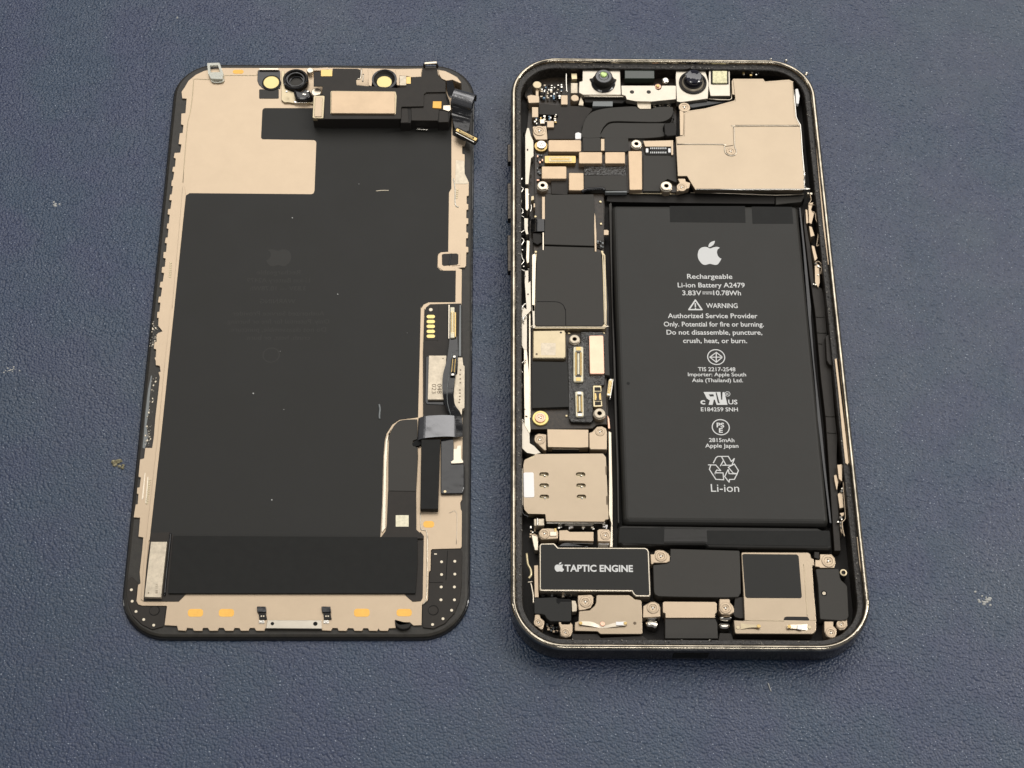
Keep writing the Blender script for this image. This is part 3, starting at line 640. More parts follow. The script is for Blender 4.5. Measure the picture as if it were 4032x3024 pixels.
part('plate_window', D_, STEEL, c('B', 1130,235, 1452,222, 1452,322, 1330,328, 1262,312, 1180,308, 1178,430, 1145,425), ZS-0.1, ZP, bev=0.05)
part('plate_window', D_, STEEL, c('B', 1662,235, 1760,255, 1850,300, 1905,335, 1950,395, 1930,402, 1840,362, 1760,372, 1700,345, 1665,290), ZS-0.5, ZP, bev=0.1)
wire('contact_spring', D_, STEELB, c('B', 705,228, 700,300, 690,345, 655,352), ZS+0.2, 0.2); wire('contact_spring', D_, STEELB, c('B', 728,290, 720,385), ZS+0.2, 0.18)
q, R_ = loc_r('B', 990,350, 165, ZS)
lathe('light_sensor_housing', D_, [MATTE, GLOSS], q, [(R_, ZP, 0), (R_, ZS-0.5, 0), (R_*0.95, ZS-0.1, 1), (R_*0.8, ZS, 1), (R_*0.72, ZS-0.3, 0), (R_*0.6, ZS-0.6, 0)], 40)
q, R_ = loc_r('B', 990,388, 92, ZS-0.2)
lathe('amber_window', D_, [YELLOW, MATTE], q, [(R_*1.15, ZS-0.7, 1), (R_*1.1, ZS-0.25, 1), (R_, ZS-0.2, 1), (R_*0.96, ZS-0.25, 0), (R_*0.5, ZS-0.22, 0)], 32)
pk = part('top_clip', D_, STEELB, c('B', 1490,142, 1640,130, 1645,155, 1488,165), 6.4, 6.1, bev=0.06)
wire('top_clip_leg', D_, MATTE, c('B', 1488,212, 1488,172, 1515,160, 1610,160, 1645,172, 1648,212), [4.6,5.6,6.0,6.0,5.6,4.6], 0.28)
# curled flex at the right with its plug
def curl(name, parent, m, a, b, R0, z0, turns, th=0.15, n=26, start=0.0):
    """strip rolled round the axis from a to b (mm, 3-D)"""
    a = Vector(a); b = Vector(b); ax = (b-a).normalized(); s = Vector((0,0,1)).cross(ax).normalized()
    V = []; F = []
    for i in range(n+1):
        t = start+turns*2*math.pi*i/n; rr = R0
        for r_ in (rr, rr-th):
            d = s*math.cos(t)*r_+Vector((0,0,1))*math.sin(t)*r_
            V += [tuple(a+d), tuple(b+d)]
    for i in range(n):
        k = 4*i; F += [(k, k+1, k+5, k+4), (k+2, k+6, k+7, k+3), (k, k+4, k+6, k+2), (k+1, k+3, k+7, k+5)]
    return mesh_obj(name, V, F, m, parent, smoothf=False)
a_ = W(c('B', 1850,590)[0], 5.0); b_ = W(c('B', 2105,665)[0], 4.6)
curl('curled_flex', D_, FOILF, a_, b_, 2.3, 0, 0.72, start=-0.6)
ribbon('flex_riser', D_, GLOSS, [(p, z) for p, z in zip(c('B', 1765,375, 1770,470, 1790,560, 1850,600), (5.3,5.9,6.6,6.8))], [(p, z) for p, z in zip(c('B', 1840,375, 1865,470, 1870,540, 1880,570), (5.2,5.9,6.6,6.9))], 0.15)
ribbon('flex_tail_upper', D_, GLOSS, [(p, z) for p, z in zip(c('B', 1850,560, 1835,690, 1830,800, 1870,970), (5.0,5.2,4.2,3.6))], [(p, z) for p, z in zip(c('B', 2125,540, 2090,720, 2062,850, 2040,1010), (5.0,4.9,4.2,3.6))], 0.15)
pb = part('plug_board', D_, MATTE, c('B', 1880,958, 1905,950, 2150,1075, 2155,1105, 2125,1150, 2105,1150, 1870,1020, 1858,990), 4.0, 3.3, r=0.1, bev=0.08)
connector(pb, c('B', 1895,962, 2148,1088, 2128,1122, 1875,992), 4.35, GOLD, GOLDP, 18, name='gold_plug', h=0.4, r=0.12)
boxes('solder_glint_dots', pb, [SHINY], [(p.x, p.y, 0.12, 0.1, 4.0, 4.08, -0.5, 0) for p in [W(c('B', 1885+215*k/15, 1020+112*k/15)[0], 4.05) for k in range(16)]])
# clear clip, top left
P_ = [W(p, 2.6)[:2] for p in c('A', 680,152, 835,148, 885,292, 695,292)]
inner = [W(p, 2.6)[:2] for p in c('A', 715,182, 815,178, 845,265, 725,268)]
part('clear_clip', D_, CLEAR, c('A', 680,152, 835,148, 885,292, 695,292), 2.6, 2.1, r=0.2, holes=[fillet(ccw(inner), 0.15)])
part('clear_clip_base', D_, CLEAR, c('A', 695,285, 885,270, 872,352, 725,346), 2.7, ZP, r=0.15, bev=0.15)
wire('clear_clip_lip', D_, CLEAR, c('A', 730,350, 750,385, 800,395, 870,385, 890,355), ZP+0.3, 0.16)
wire('plate_step', D_, CHIPM, c('A', 1300,290, 1270,308, 900,308, 880,360, 540,352, 515,375, 500,560, 470,780, 445,870, 420,1100, 380,1640), ZP, 0.09, k=2)
# faint marks and dust on the film
it = []
for b_, x, y, s in (('C',2058,500,.35),('D',410,1450,.3),('E',1730,1105,.4),('G',1960,850,.35),('F',1275,352,.12),('E',2110,1305,.2),('E',2065,580,.16),('D',675,80,.18)):
    p = W(c(b_, x, y)[0], ZF); it.append((p.x, p.y, s*0.4, s*0.35, ZF, ZF+0.12, rd.random()*3, 0))
boxes('dust_specks', fo, [LINT], it)
K_ = 4032/1269
for s_, y_, a_x, b_x in (('Rechargeable',340,318,372),('Li-ion Battery A2479',350,306,384),('3.83V --- 10.78Wh',360,310,379),('WARNING',376,322,366),('Authorized Service Provider',391,288,402),('Only. Potential for fire or burning.',401,280,408),('Do not disassemble, puncture,',411,284,404),('crush, heat, or burn.',421,304,384)):
    writing(s_, fo, GHOST, (a_x*K_, y_*K_), (b_x*K_, y_*K_), 17, ZF+0.006, 0.0, 'faint_imprint', True)
ghost_logo = [(345-(u-300)*0.105, 316+(v-935)*0.093) for u, v in ((297,878),(270,864),(235,860),(195,870),(165,897),(151,940),(151,985),(163,1020),(188,1055),(215,1078),(245,1084),(275,1076),(305,1071),(335,1077),(365,1084),(395,1078),(420,1050),(443,1008),(432,1002),(405,978),(390,940),(392,905),(405,885),(422,872),(405,862),(375,860),(345,866),(318,876))]
shape(fo, GHOST, [(u*K_, v*K_) for u, v in ghost_logo], ZF+0.006, 3, 'faint_imprint')
ringmark(fo, GHOST, 336*K_, 440*K_, 34, 4, ZF+0.006, name='faint_imprint')
wire('scratch', fo, DOT, c('D', 885,165, 960,158, 1045,158), ZF+0.02, 0.10); wire('dent', fo, SLATE, c('F', 925,1240, 935,1300, 928,1380, 932,1420), ZF+0.03, 0.22)

# ================================================================== PHONE BODY (right)
B_ = thing('opened_phone', 'opened phone body with battery, circuit boards and screws exposed inside a polished steel frame', 'phone', (0, 0, 0))
def rrect(hx, hy, r, n=14):
    out = []
    for cx, cy, a0 in ((hx-r, hy-r, 0), (-hx+r, hy-r, 90), (-hx+r, -hy+r, 180), (hx-r, -hy+r, 270)):
        for i in range(n+1):
            a = math.radians(a0+90*i/n); out.append((cx+r*math.cos(a), cy+r*math.sin(a)))
    return out
def frame_ring(name, prof, m, parent, mi=None):
    V = []; F = []; MI = []; k = 0
    for d, z in prof:
        R_ = rrect(35.75-d, 73.35-d, 10.8-d); n = len(R_); V += [(x, y, z) for x, y in R_]
    for k in range(len(prof)-1):
        for i in range(n):
            j = (i+1) % n; F.append((k*n+i, k*n+j, (k+1)*n+j, (k+1)*n+i)); MI.append(mi[k] if mi else 0)
    return mesh_obj(name, V, F, m, parent, midx=MI)
fr_ = frame_ring('frame', [(1.2,0.05),(0.6,0.1),(0.15,0.5),(0,1.0),(0,5.9),(0.05,6.25),(0.16,6.5),(0.32,6.7),(0.52,6.83),(0.72,6.86),(0.9,6.8),(1.04,6.62),(1.14,6.35),(1.25,5.8)], [FRAMED, FRAME], B_, [0,0,0,0,1,1,1,1,1,1,1,1,1])
for p_ in fr_.data.polygons: p_.use_smooth = True
frame_ring('gasket_ledge', [(1.2,6.0),(1.45,5.85),(1.9,5.75),(2.3,5.7),(2.45,5.5),(2.5,1.0)], [GASKET], B_)
V, F = prism_data(rrect(34.5, 72.1, 9.6), 1.3, 0.1, 0); mesh_obj('back_shell', V, F, MATTE, B_)
# side buttons
for k, (b, y0, y1) in enumerate((('K',1160,1380),('M',62,510),('M',710,1160))):
    part('side_button', B_, FRAMED, c(b, 55,y0, 110,y0, 110,y1, 58,y1), 4.4, 2.6, r=0.3, bev=0.15)
q0 = W((2650,2580), 3.6); q1 = W((2790,2583), 3.6)
V, F = prism_data(fillet([(q0.x,-73.5),(q1.x,-73.5),(q1.x,-72.5),(q0.x,-72.5)], 0.1), 4.6, 2.3, 0.05); mesh_obj('charging_port', V, F, VOID, B_)
# bright inner lip on the right side
part('inner_lip', B_, STEEL, c('P', 1852,672, 1880,668, 1930,1100, 1995,1640) + c('R', 2030,540, 2015,570, 1985,545) + c('P', 1950,1640, 1900,1100), 6.1, 5.2, bev=0.06)
part('inner_lip', B_, STEEL, c('L', 1915,900, 1935,890, 1960,1180, 2010,1640) + c('N', 1710,300, 1740,640, 1790,1080, 1770,1080, 1710,600, 1655,0) , 6.3, 5.2, bev=0.06)
part('inner_lip', B_, STEEL, c('U', 1495,45, 1512,40, 1560,370, 1580,545, 1560,540, 1530,380), 6.3, 5.2, bev=0.06)
part('inner_lip', B_, STEELB, c('M', 140,1170, 160,1175, 160,1640, 140,1650), 6.5, 5.2, bev=0.05)
# specks and grit left on the gasket ledge
rd = random.Random(9); it = []
for k in range(420):
    side = rd.choice('LRTBLR'); d = rd.uniform(1.3, 2.3); s = rd.uniform(0.04, 0.13)
    if side == 'L': x, y = -35.75+d, rd.uniform(-62, 62)
    elif side == 'R': x, y = 35.75-d, rd.uniform(-62, 62)
    elif side == 'T': x, y = rd.uniform(-25, 25), 73.35-d
    else: x, y = rd.uniform(-25, 25), -73.35+d
    it.append((x, y, s, s*rd.uniform(0.6,2), 5.6, 5.78+rd.uniform(0,0.14), rd.random()*3, rd.choice([0,0,1])))
boxes('grit', B_, [RESID, MATTE], it)

# ---- battery
ZB = 5.1
bt = part('battery', B_, BATT, c('M', 1352,330) + c('N', 1400,340) + c('R', 1790,1310) + c('Q', 1500,1285), ZB, 1.4, r=1.2, prof=[(0,-1.6),(0.12,-0.9),(0.35,-0.4),(0.7,-0.1),(1.1,0)])
part('pouch_seam', B_, FILMG, c('M', 1322,330, 1345,305, 1355,330) + c('O', 1365,10, 1400,700, 1425,1650) + c('Q', 1440,600, 1448,1290, 1430,1290, 1415,500, 1395,10) + c('O', 1378,800), 3.9, 1.4, bev=0.05)
part('pouch_seam', B_, GLOSS, c('N', 1410,370, 1430,375, 1500,1000, 1560,1600) + c('P', 1560,160, 1600,700, 1700,1600) + c('R', 1730,500, 1800,1150, 1815,1300, 1790,1290, 1720,700, 1640,0) + c('P', 1600,900, 1520,100) + c('N', 1460,900), 3.8, 1.4, bev=0.05)
part('battery_flap', B_, BATT2, c('Q', 1440,1330, 1490,1312) + c('R', 1640,1345, 1700,1372, 1760,1372, 1806,1395, 1822,1600, 1790,1625) + c('T', 600,180, 560,140, 60,140) + c('S', 1500,165, 1430,110) , 4.3, 1.4, r=0.5, prof=[(0,-0.9),(0.1,-0.45),(0.35,-0.12),(0.7,0)])
part('flap_tape', B_, PADB, c('R', 262,1385, 1790,1388, 1802,1582, 275,1560), 4.36, 4.2, r=0.2, bev=0.02)
part('flap_tape', B_, PADB, c('Q', 1452,1360, 1780,1362) + c('T', 48,-80) + c('Q', 2010,1370, 2005,1560, 1445,1540), 4.35, 4.2, r=0.2, bev=0.02)
part('corner_tape', bt, PADB, c('N', -200,352, 738,352, 745,560, -195,552), ZB+0.02, ZB-0.05, bev=0.01)
part('corner_tape', bt, PADB, c('N', 820,358, 1322,362, 1340,572, 832,572), ZB+0.02, ZB-0.05, bev=0.01)
disc('dark_stain', bt, PADB, 'O', 1560,978, 20, ZB+0.012, ZB-0.05, 0)
ZT = ZB+0.014
apple = c('N', 297,878, 270,864, 235,860, 195,870, 165,897, 151,940, 151,985, 163,1020, 188,1055, 215,1078, 245,1084, 275,1076, 305,1071, 335,1077, 365,1084, 395,1078, 420,1050, 443,1008, 432,1002, 405,978, 390,940, 392,905, 405,885, 422,872, 405,862, 375,860, 345,866, 318,876)
shape(bt, PRINT, apple, ZT); shape(bt, PRINT, c('N', 284,860, 286,833, 305,808, 332,792, 360,786, 359,806, 345,833, 320,852, 300,861), ZT)
def line(s, u0, u1, v, cap, off=0.012): writing(s, bt, PRINT, (u0, v), (u1, v+0.8), cap, ZT, off)
line('Rechargeable', 2706, 2884, 1097, 18); line('Li-ion Battery A2479', 2669, 2933, 1131, 18)
line('3.83V', 2687, 2762, 1162, 18); line('10.78Wh', 2809, 2918, 1162, 18)
strokes(bt, PRINT, [[(2766,1150),(2804,1150)], [(2767,1157),(2776,1157)], [(2781,1157),(2790,1157)], [(2795,1157),(2804,1157)]], 3, ZT)
strokes(bt, PRINT, [c('N', 40,1640, 120,1522, 202,1640)], 6, ZT, closed=True)
strokes(bt, PRINT, [c('N', 119,1565, 121,1605), c('N', 121,1622, 121,1626)], 5, ZT)
line('WARNING', 2781, 2905, 1212, 18)
line('Authorized Service Provider', 2630, 2983, 1252, 18); line('Only. Potential for fire or burning.', 2614, 3008, 1285, 18)
line('Do not disassemble, puncture,', 2625, 3002, 1317, 18); line('crush, heat, or burn.', 2690, 2942, 1350, 18)
ringmark(bt, PRINT, 2820, 1406, 35.5, 4, ZT)
strokes(bt, PRINT, [c('P', 300,652, 380,592, 458,652, 380,715)], 4, ZT, closed=True)
strokes(bt, PRINT, [c('P', 380,592, 380,715), c('P', 300,652, 458,652)], 4, ZT)
line('TIS 2217-2548', 2749, 2896, 1461, 15); line('Importer: Apple South', 2709, 2938, 1481, 14); line('Asia (Thailand) Ltd.', 2725, 2926, 1504, 14)
line('c', 2758, 2777, 1591, 22, 0.03); line('US', 2868, 2904, 1591, 17, 0.02)
# backwards R joined to U
shape(bt, PRINT, c('P', 222,1085, 432,1085, 440,1180, 455,1183, 458,1090, 480,1085, 520,1245, 385,1245, 362,1180, 350,1180, 335,1245, 285,1245, 300,1190, 262,1165, 245,1130), ZT, k=1)
ringmark(bt, PRINT, 2864.5, 1551, 11, 2, ZT); line('R', 2860, 2870, 1556, 9, 0.0)
shape(bt, BATT, c('P', 285,1115, 345,1113, 352,1140, 305,1142), ZT+0.004, k=1); shape(bt, BATT, c('P', 372,1090, 385,1090, 420,1215, 432,1225, 405,1225, 395,1205), ZT+0.004, k=1)
line('E184259 SNH', 2760, 2906, 1619, 15)
ringmark(bt, PRINT, 2838, 1682, 35.5, 4, ZT); line('PS', 2822, 2852, 1682, 17, 0.03); line('E', 2831, 2846, 1703, 17, 0.03)
line('2815mAh', 2792, 2892, 1740, 15); line('Apple Japan', 2777, 2908, 1762, 15)
strokes(bt, PRINT, [c('R', 345,545, 378,480, 400,465, 445,465, 470,515, 432,582), c('R', 445,465, 530,465, 568,528, 605,492, 575,575, 460,575, 502,572, 470,515),
  c('R', 530,600, 605,560, 655,640, 640,680, 590,672, 530,600), c('R', 530,630, 540,680, 640,682, 605,750, 545,752, 540,785, 485,715, 525,632),
  c('R', 282,570, 375,572, 435,642, 385,635, 348,705), c('R', 310,578, 295,625, 345,705, 375,750, 472,755, 465,670, 375,668, 348,705)], 4, ZT)
line('Li-ion', 2800, 2911, 1936, 30, 0.0)

# ---- camera shield (upper right)
sh_px = c('L', 885,375, 905,345, 1280,345, 1305,378, 1600,355, 1660,382, 1690,830, 1742,910, 1800,1640) + c('N', 1472,0, 1482,130, 1452,155, 120,152) + c('L', 330,1560, 215,1560, 190,1070, 285,1052, 290,770, 352,742, 560,712, 920,615, 932,552, 890,542)
csh = part('camera_shield', B_, STEELG, sh_px, 5.45, 4.2, r=0.15, prof=[(0,-0.4),(0.03,-0.12),(0.09,0)])
part('shield_step', csh, STEELG, c('L', 905,362, 1270,362, 1295,395, 1590,378, 1640,395, 1668,830, 1715,925, 935,925, 905,955, 912,1175, 800,1190, 775,1160, 205,1158, 202,1085, 300,1062, 303,785, 355,758, 565,728, 935,628), 5.58, 5.4, r=0.12, bev=0.10)
wire('shield_seam', csh, STEELB, c('L', 1735,935, 945,937, 920,960, 925,1180, 945,1240, 935,1290, 880,1305, 825,1285, 800,1240, 800,1190, 770,1165, 205,1162), 5.5, 0.13, k=3)
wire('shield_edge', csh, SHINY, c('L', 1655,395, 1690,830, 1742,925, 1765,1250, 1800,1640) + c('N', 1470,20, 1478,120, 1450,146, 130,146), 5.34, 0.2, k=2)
screw(csh, 'L', 878,1248, 58, 5.62)
part('shield_tab', B_, WHITE, c('L', 1680,475, 1712,470, 1735,560, 1722,660, 1690,655), 5.0, 4.0, r=0.2)
st = part('shield_ear', B_, STEEL, c('L', 240,745, 262,740, 295,770, 285,1052, 245,1052), 5.3, 4.2, r=0.1)
screw(st, 'L', 300,700, 72, 5.35)
part('shield_foot', B_, STEEL, c('L', 215,1590, 310,1590, 318,1625, 365,1640) + c('N', 60,60, 40,130, 0,140) + c('M', 2165,170, 2165,90, 2200,60), 5.2, 3.6, r=0.15)
screw(B_, 'M', 2225,115, 62, 5.3)
smd(B_, c('L', 1000,255, 1240,235, 1240,320, 1010,300), 4.6, 7, [SHINY, GOLD, STEELB], seed=12)

# ---- front cameras at the top
cm = part('camera_bracket', B_, PALE, c('K', 992,245, 1458,240, 1470,548, 1000,548, 945,520, 950,385, 990,375), 5.0, 3.4, r=0.15, bev=0.12)
q, R_ = loc_r('K', 1250,395, 150, 5.2)
lathe('lens_base', cm, [MATTE, GLOSS], q, [(R_, 4.9, 0), (R_, 5.2, 0), (R_*0.88, 5.35, 1), (R_*0.8, 5.2, 0), (R_*0.72, 5.2, 0)], 40)
q, R_ = loc_r('K', 1255,315, 108, 7.0)
lathe('lens_barrel', cm, [MATTE, LENS], q, [(R_*1.12, 5.0, 0), (R_*1.1, 6.2, 0), (R_, 6.9, 0), (R_*0.9, 7.0, 0), (R_*0.6, 7.0, 1), (R_*0.5, 6.9, 1)], 40)
q, R_ = loc_r('K', 1255,290, 46, 7.1); lathe('lens', cm, [LENSG], q, [(R_, 6.9), (R_*0.95, 7.05), (R_*0.7, 7.14), (R_*0.35, 7.18)], 24, smoothf=True)
part('lens_ear', cm, MATTE, c('K', 1080,345, 1140,335, 1140,400, 1100,375), 5.35, 4.9); part('lens_ear', cm, MATTE, c('K', 1360,335, 1415,355, 1395,380, 1355,395), 5.35, 4.9)
mb = part('sensor_bracket', B_, PALE, c('K', 1472,432, 1890,432, 1905,475, 1935,490, 1965,475, 1978,432, 2155,432, 2155,600, 2130,605, 2020,615, 1850,632, 1660,628, 1540,605, 1525,560, 1478,545), 5.0, 3.6, r=0.12, bev=0.12)
for x in (1607, 1815): disc('round_hole', mb, FILMG, 'K', x, 512, 27, 5.02, 4.8, 0)
part('bracket_tab', mb, SILV, c('K', 1665,640, 1842,640, 1842,722, 1705,722, 1680,700), 4.4, 3.5, r=0.1)
part('bracket_front', B_, MATTE, c('K', 1010,575, 1520,580, 1530,620, 1490,650, 1020,640), 3.9, 1.4, bev=0.1)
wire('bracket_edge', cm, STEELB, c('K', 1010,565, 1500,572), 4.6, 0.22)
ir = part('infrared_window', B_, mat('dark_green_glass', (0.03,0.04,0.03), 0.0, 0.12, 0.6), c('K', 1515,228, 1885,228, 1888,345, 1515,345), 5.2, 3.2, bev=0.12)
part('window_edge', ir, SHINY, c('K', 1518,322, 1885,318, 1888,355, 1800,360, 1660,352, 1520,358), 4.5, 3.2, bev=0.1)
disc('microphone_pin', B_, COPPER, 'K', 1930,440, 42, 4.6, 3.0, 0.2); disc('microphone_pin', B_, SHINY, 'K', 2025,360, 48, 5.2, 3.0, 0.35)
disc('pin_core', B_, GOLD, 'K', 1928,432, 22, 4.9, 4.0, 0.1)
# second camera
cm2 = part('camera_bracket', B_, PALE, c('L', 195,255, 560,250, 605,400, 592,595, 260,640, 205,630, 190,330), 5.0, 3.2, r=0.15, bev=0.12)
q, R_ = loc_r('L', 405,390, 172, 5.3)
lathe('lens_base', cm2, [MATTE, GLOSS, SILV], q, [(R_, 4.9, 0), (R_, 5.3, 0), (R_*0.9, 5.35, 0), (R_*0.82, 5.15, 1), (R_*0.78, 5.1, 0), (R_*0.7, 5.5, 2), (R_*0.66, 5.5, 0)], 44)  # silver band on the black base stands in for a crescent highlight
q, R_ = loc_r('L', 418,315, 108, 7.0)
lathe('lens_barrel', cm2, [LENS, MATTE], q, [(R_*1.05, 5.0, 1), (R_*1.03, 6.4, 0), (R_*0.97, 6.9, 0), (R_*0.85, 7.0, 0), (R_*0.5, 6.8, 0), (R_*0.25, 6.7, 0)], 44)
dp = part('projector_module', B_, PALE, c('L', 605,235, 865,212, 868,560, 625,562, 600,440), 5.2, 3.0, r=0.12, bev=0.15)
part('projector_window', dp, WINDOW, rc('L', 650,248,832,400), 5.6, 5.1, r=0.15, bev=0.12)
part('window_shadow', dp, MATTE, c('L', 625,240, 848,238, 852,418, 628,418), 5.24, 5.1, r=0.1, bev=0.02)
wire('bracket_edge', B_, STEELB, c('L', 600,600, 860,612, 885,560, 890,400), 4.6, 0.16, k=2)
part('flex_under_cameras', B_, GLOSS, smooth(c('L', 240,640, 330,600, 470,605, 620,622, 840,628, 700,665, 500,700, 380,715, 340,660), 3), 4.3, 1.4, bev=0.25)

# ---- floor under the boards, upper left
part('midplate', B_, PCB, c('K', 330,240, 960,210, 2150,230, 2160,600, 2160,1080, 2160,1659) + c('M', 2160,180, 1270,190, 1260,900) + c('O', 1320,10, 1310,1490, 340,1570, 330,20) + c('M', 330,500) + c('K', 300,960, 330,650, 270,560), 2.2, 1.2, bev=0.05)
ub = part('upper_circuit_board', B_, PCB, c('K', 395,1240, 560,1100, 980,1060, 1560,1090, 1600,1080, 1720,1090, 2160,1180) + c('M', 2170,180, 400,200), 3.4, 2.2, bev=0.05)
part('antenna_film', B_, FILMD, c('K', 460,655, 720,680, 1000,690, 1120,720, 1040,830, 985,960, 985,1080, 555,1095, 555,960, 640,930, 690,800, 450,790), 3.7, 2.0, r=0.3, bev=0.08)
part('antenna_film', B_, FILMD, c('K', 556,968, 860,965, 895,990, 890,1098, 556,1098), 3.82, 3.5, r=0.15, bev=0.05)
part('curved_flex', B_, FILMG, smooth(c('K', 992,1078, 986,970, 1030,840, 1120,755, 1290,712, 1500,695, 1650,692, 1700,725, 1840,725, 1900,700, 2090,695, 2118,720, 2105,805, 2025,868, 1900,886, 1600,880, 1420,875, 1310,892, 1245,960, 1216,1030, 1212,1078), 3), 4.3, 2.0, bev=0.10)
part('curved_flex', B_, FILMG, smooth(c('K', 1232,1080, 1234,1005, 1290,932, 1370,897, 1600,898, 2000,900, 2035,905, 2000,940, 1995,1000, 2010,1060, 1800,1085, 1560,1088), 3), 4.1, 2.0, bev=0.08)
part('foam_block', B_, MATTE, c('K', 2005,900, 2130,890, 2165,960, 2155,1050, 2050,1062, 2015,1040), 4.9, 2.0, r=0.3, bev=0.2)
part('flex_pad', ub, FILMG, c('K', 992,1082, 1213,1082, 1215,1250, 1000,1250), 4.25, 3.3, bev=0.04)
part('flex_pad', ub, FILMG, c('K', 1268,1082, 1560,1085, 1560,1240, 1530,1255, 1268,1252), 4.25, 3.3, bev=0.04)
part('foil_tab', ub, STEEL, rc('K', 1220,1095,1264,1242), 4.3, 3.3, bev=0.04)
part('white_foam_dot', ub, WHITE, c('K', 900,1025, 935,1012, 975,1025, 972,1095, 900,1098), 4.6, 3.6, r=0.3)
part('sticker_bracket', B_, STEEL, c('K', 300,560, 350,545, 452,560, 455,645, 320,650), 4.4, 2.0, r=0.3, bev=0.1)
part('bracket_neck', B_, STEEL, rc('K', 408,450,444,570), 4.0, 2.0, r=0.1); disc('grounding_pad', B_, CHIPM, 'K', 426,420, 56, 4.6, 2.0, 0.15)
part('metal_can', B_, STEEL, rc('K', 362,700,440,826), 4.2, 2.0, r=0.1, bev=0.08)
part('metal_can', B_, STEEL, rc('K', 724,552,806,668), 4.2, 2.0, r=0.1, bev=0.08)
part('metal_can', B_, GOLDP, c('K', 850,280, 920,280, 924,350, 856,352), 4.4, 2.0, r=0.1); part('metal_can', B_, SILV, rc('K', 846,400,930,525), 4.3, 2.0, r=0.1, bev=0.1)
disc('grounding_pad', B_, STEEL, 'K', 895,585, 52, 4.3, 2.0, 0.15)
part('foil_flag', B_, SILV, c('K', 970,560, 1005,640, 1000,682, 940,675), 4.0, 3.0)
part('steel_bar', B_, SLATE, c('K', 1122,628, 1368,628, 1366,690, 1115,688), 4.1, 2.0, r=0.08, bev=0.15)
wire('spring_contact', B_, SHINY, c('K', 790,270, 788,380, 795,520), 4.4, 0.22)
smd(B_, c('K', 460,420, 760,420, 720,615, 460,600), 3.0, 36, [SHINY, BLUEC, SILV, MATTE, MATTE], seed=3)
smd(B_, c('K', 370,820, 680,790, 690,900, 380,920), 3.9, 16, [SHINY, BLUEC, STEELB, GOLD, MATTE], seed=4)
part('metal_can', B_, STEEL, rc('K', 550,872,636,952), 4.4, 2.0, r=0.1, bev=0.08); part('metal_can', B_, STEELB, rc('K', 462,850,520,905), 4.4, 2.0, r=0.1, bev=0.08)
mbk = part('corner_bracket', B_, STEEL, c('K', 370,940, 540,935, 552,1040, 555,1105, 410,1105, 375,1040), 4.6, 2.0, r=0.15, bev=0.1)
screw(mbk, 'K', 455,992, 76, 4.75); q, R_ = loc_r('K', 475,1175, 80, 4.4)
lathe('gold_ring', ub, [GOLD], q, [(R_, 3.4), (R_, 4.1), (R_*0.8, 4.15)], 28); screw(ub, 'K', 480,1165, 60, 4.5, SHINY)
# left hand rails and springs of the side buttons
RAIL = [(c('K', 278,1050, 300,960, 325,960, 350,1060, 380,1120, 382,1310, 350,1335, 318,1659, 280,1659), 4.6),
 (c('M', 278,130, 318,135, 322,380, 300,412, 282,390), 4.8), (c('M', 265,500, 312,505, 310,650, 318,700, 290,705, 268,640), 4.7), (c('M', 298,780, 332,785, 325,1050, 300,1065, 290,1000), 4.8),
 (c('M', 275,1160, 318,1150, 318,1310, 345,1280, 352,1650) + c('O', 300,120, 300,560, 262,560, 232,500, 232,0) + c('M', 295,1640, 272,1300), 4.5),
 (c('O', 262,560, 298,560, 330,900, 335,1400, 345,1560, 330,1600, 270,1500, 262,900), 4.5),
 (c('Q', 235,0, 330,150, 335,300, 390,335, 470,420, 400,440, 300,420, 225,350, 220,250, 240,150), 4.4),
 (c('M', 365,960, 400,940, 412,980, 395,1659, 362,1659), 4.9), (c('O', 362,0, 395,0, 398,290, 375,290), 4.9), (c('O', 325,0, 345,0, 345,700, 345,1400, 325,1400), 3.9)]
for k, (px, z) in enumerate(RAIL): part('side_rail', B_, STEELB if k % 2 else PALE, px, z, 2.0, r=0.06, bev=0.10)
for b, pts in (('M', (245,0, 218,40, 225,110, 255,140, 215,200, 230,290, 222,370, 248,400, 245,440, 210,465, 265,490)), ('M', (275,650, 222,690, 220,740, 262,780, 225,850, 230,940, 240,1000, 262,1040, 225,1090, 230,1140, 275,1160)),
    ('O', (285,690, 215,745, 205,800, 245,840)), ('O', (200,820, 205,900, 235,1000, 210,1100, 200,1250, 215,1400, 260,1440)), ('M', (350,330, 355,380, 340,430)), ('O', (292,130, 250,170, 262,210)), ('M', (290,1560, 245,1600, 235,1650))):
    wire('button_spring', B_, SHINY, c(b, *pts), 5.0, 0.16, k=3)
part('spring_pad', B_, CHIPM, c('M', 352,230, 385,222, 388,270, 350,285), 4.9, 3.0, r=0.1); part('spring_pad', B_, STEEL, c('M', 382,318, 400,318, 402,365, 382,368), 4.9, 3.0, r=0.05)
it = []
for k in range(26):
    b, x, y = rd.choice((('M', 280, rd.uniform(0,1650)), ('O', 250, rd.uniform(600,1600)), ('K', 300, rd.uniform(600,1659))))
    p = W(c(b, x+rd.uniform(-70,70), y)[0], 4.6); s = rd.uniform(0.07, 0.18); it.append((p.x, p.y, s, s*rd.uniform(0.5,2), 3, 4.6+rd.uniform(0,.3), rd.random()*3, rd.choice([0,1,1,2,2])))
boxes('button_contacts', B_, [SHINY, RESID, MATTE], it)

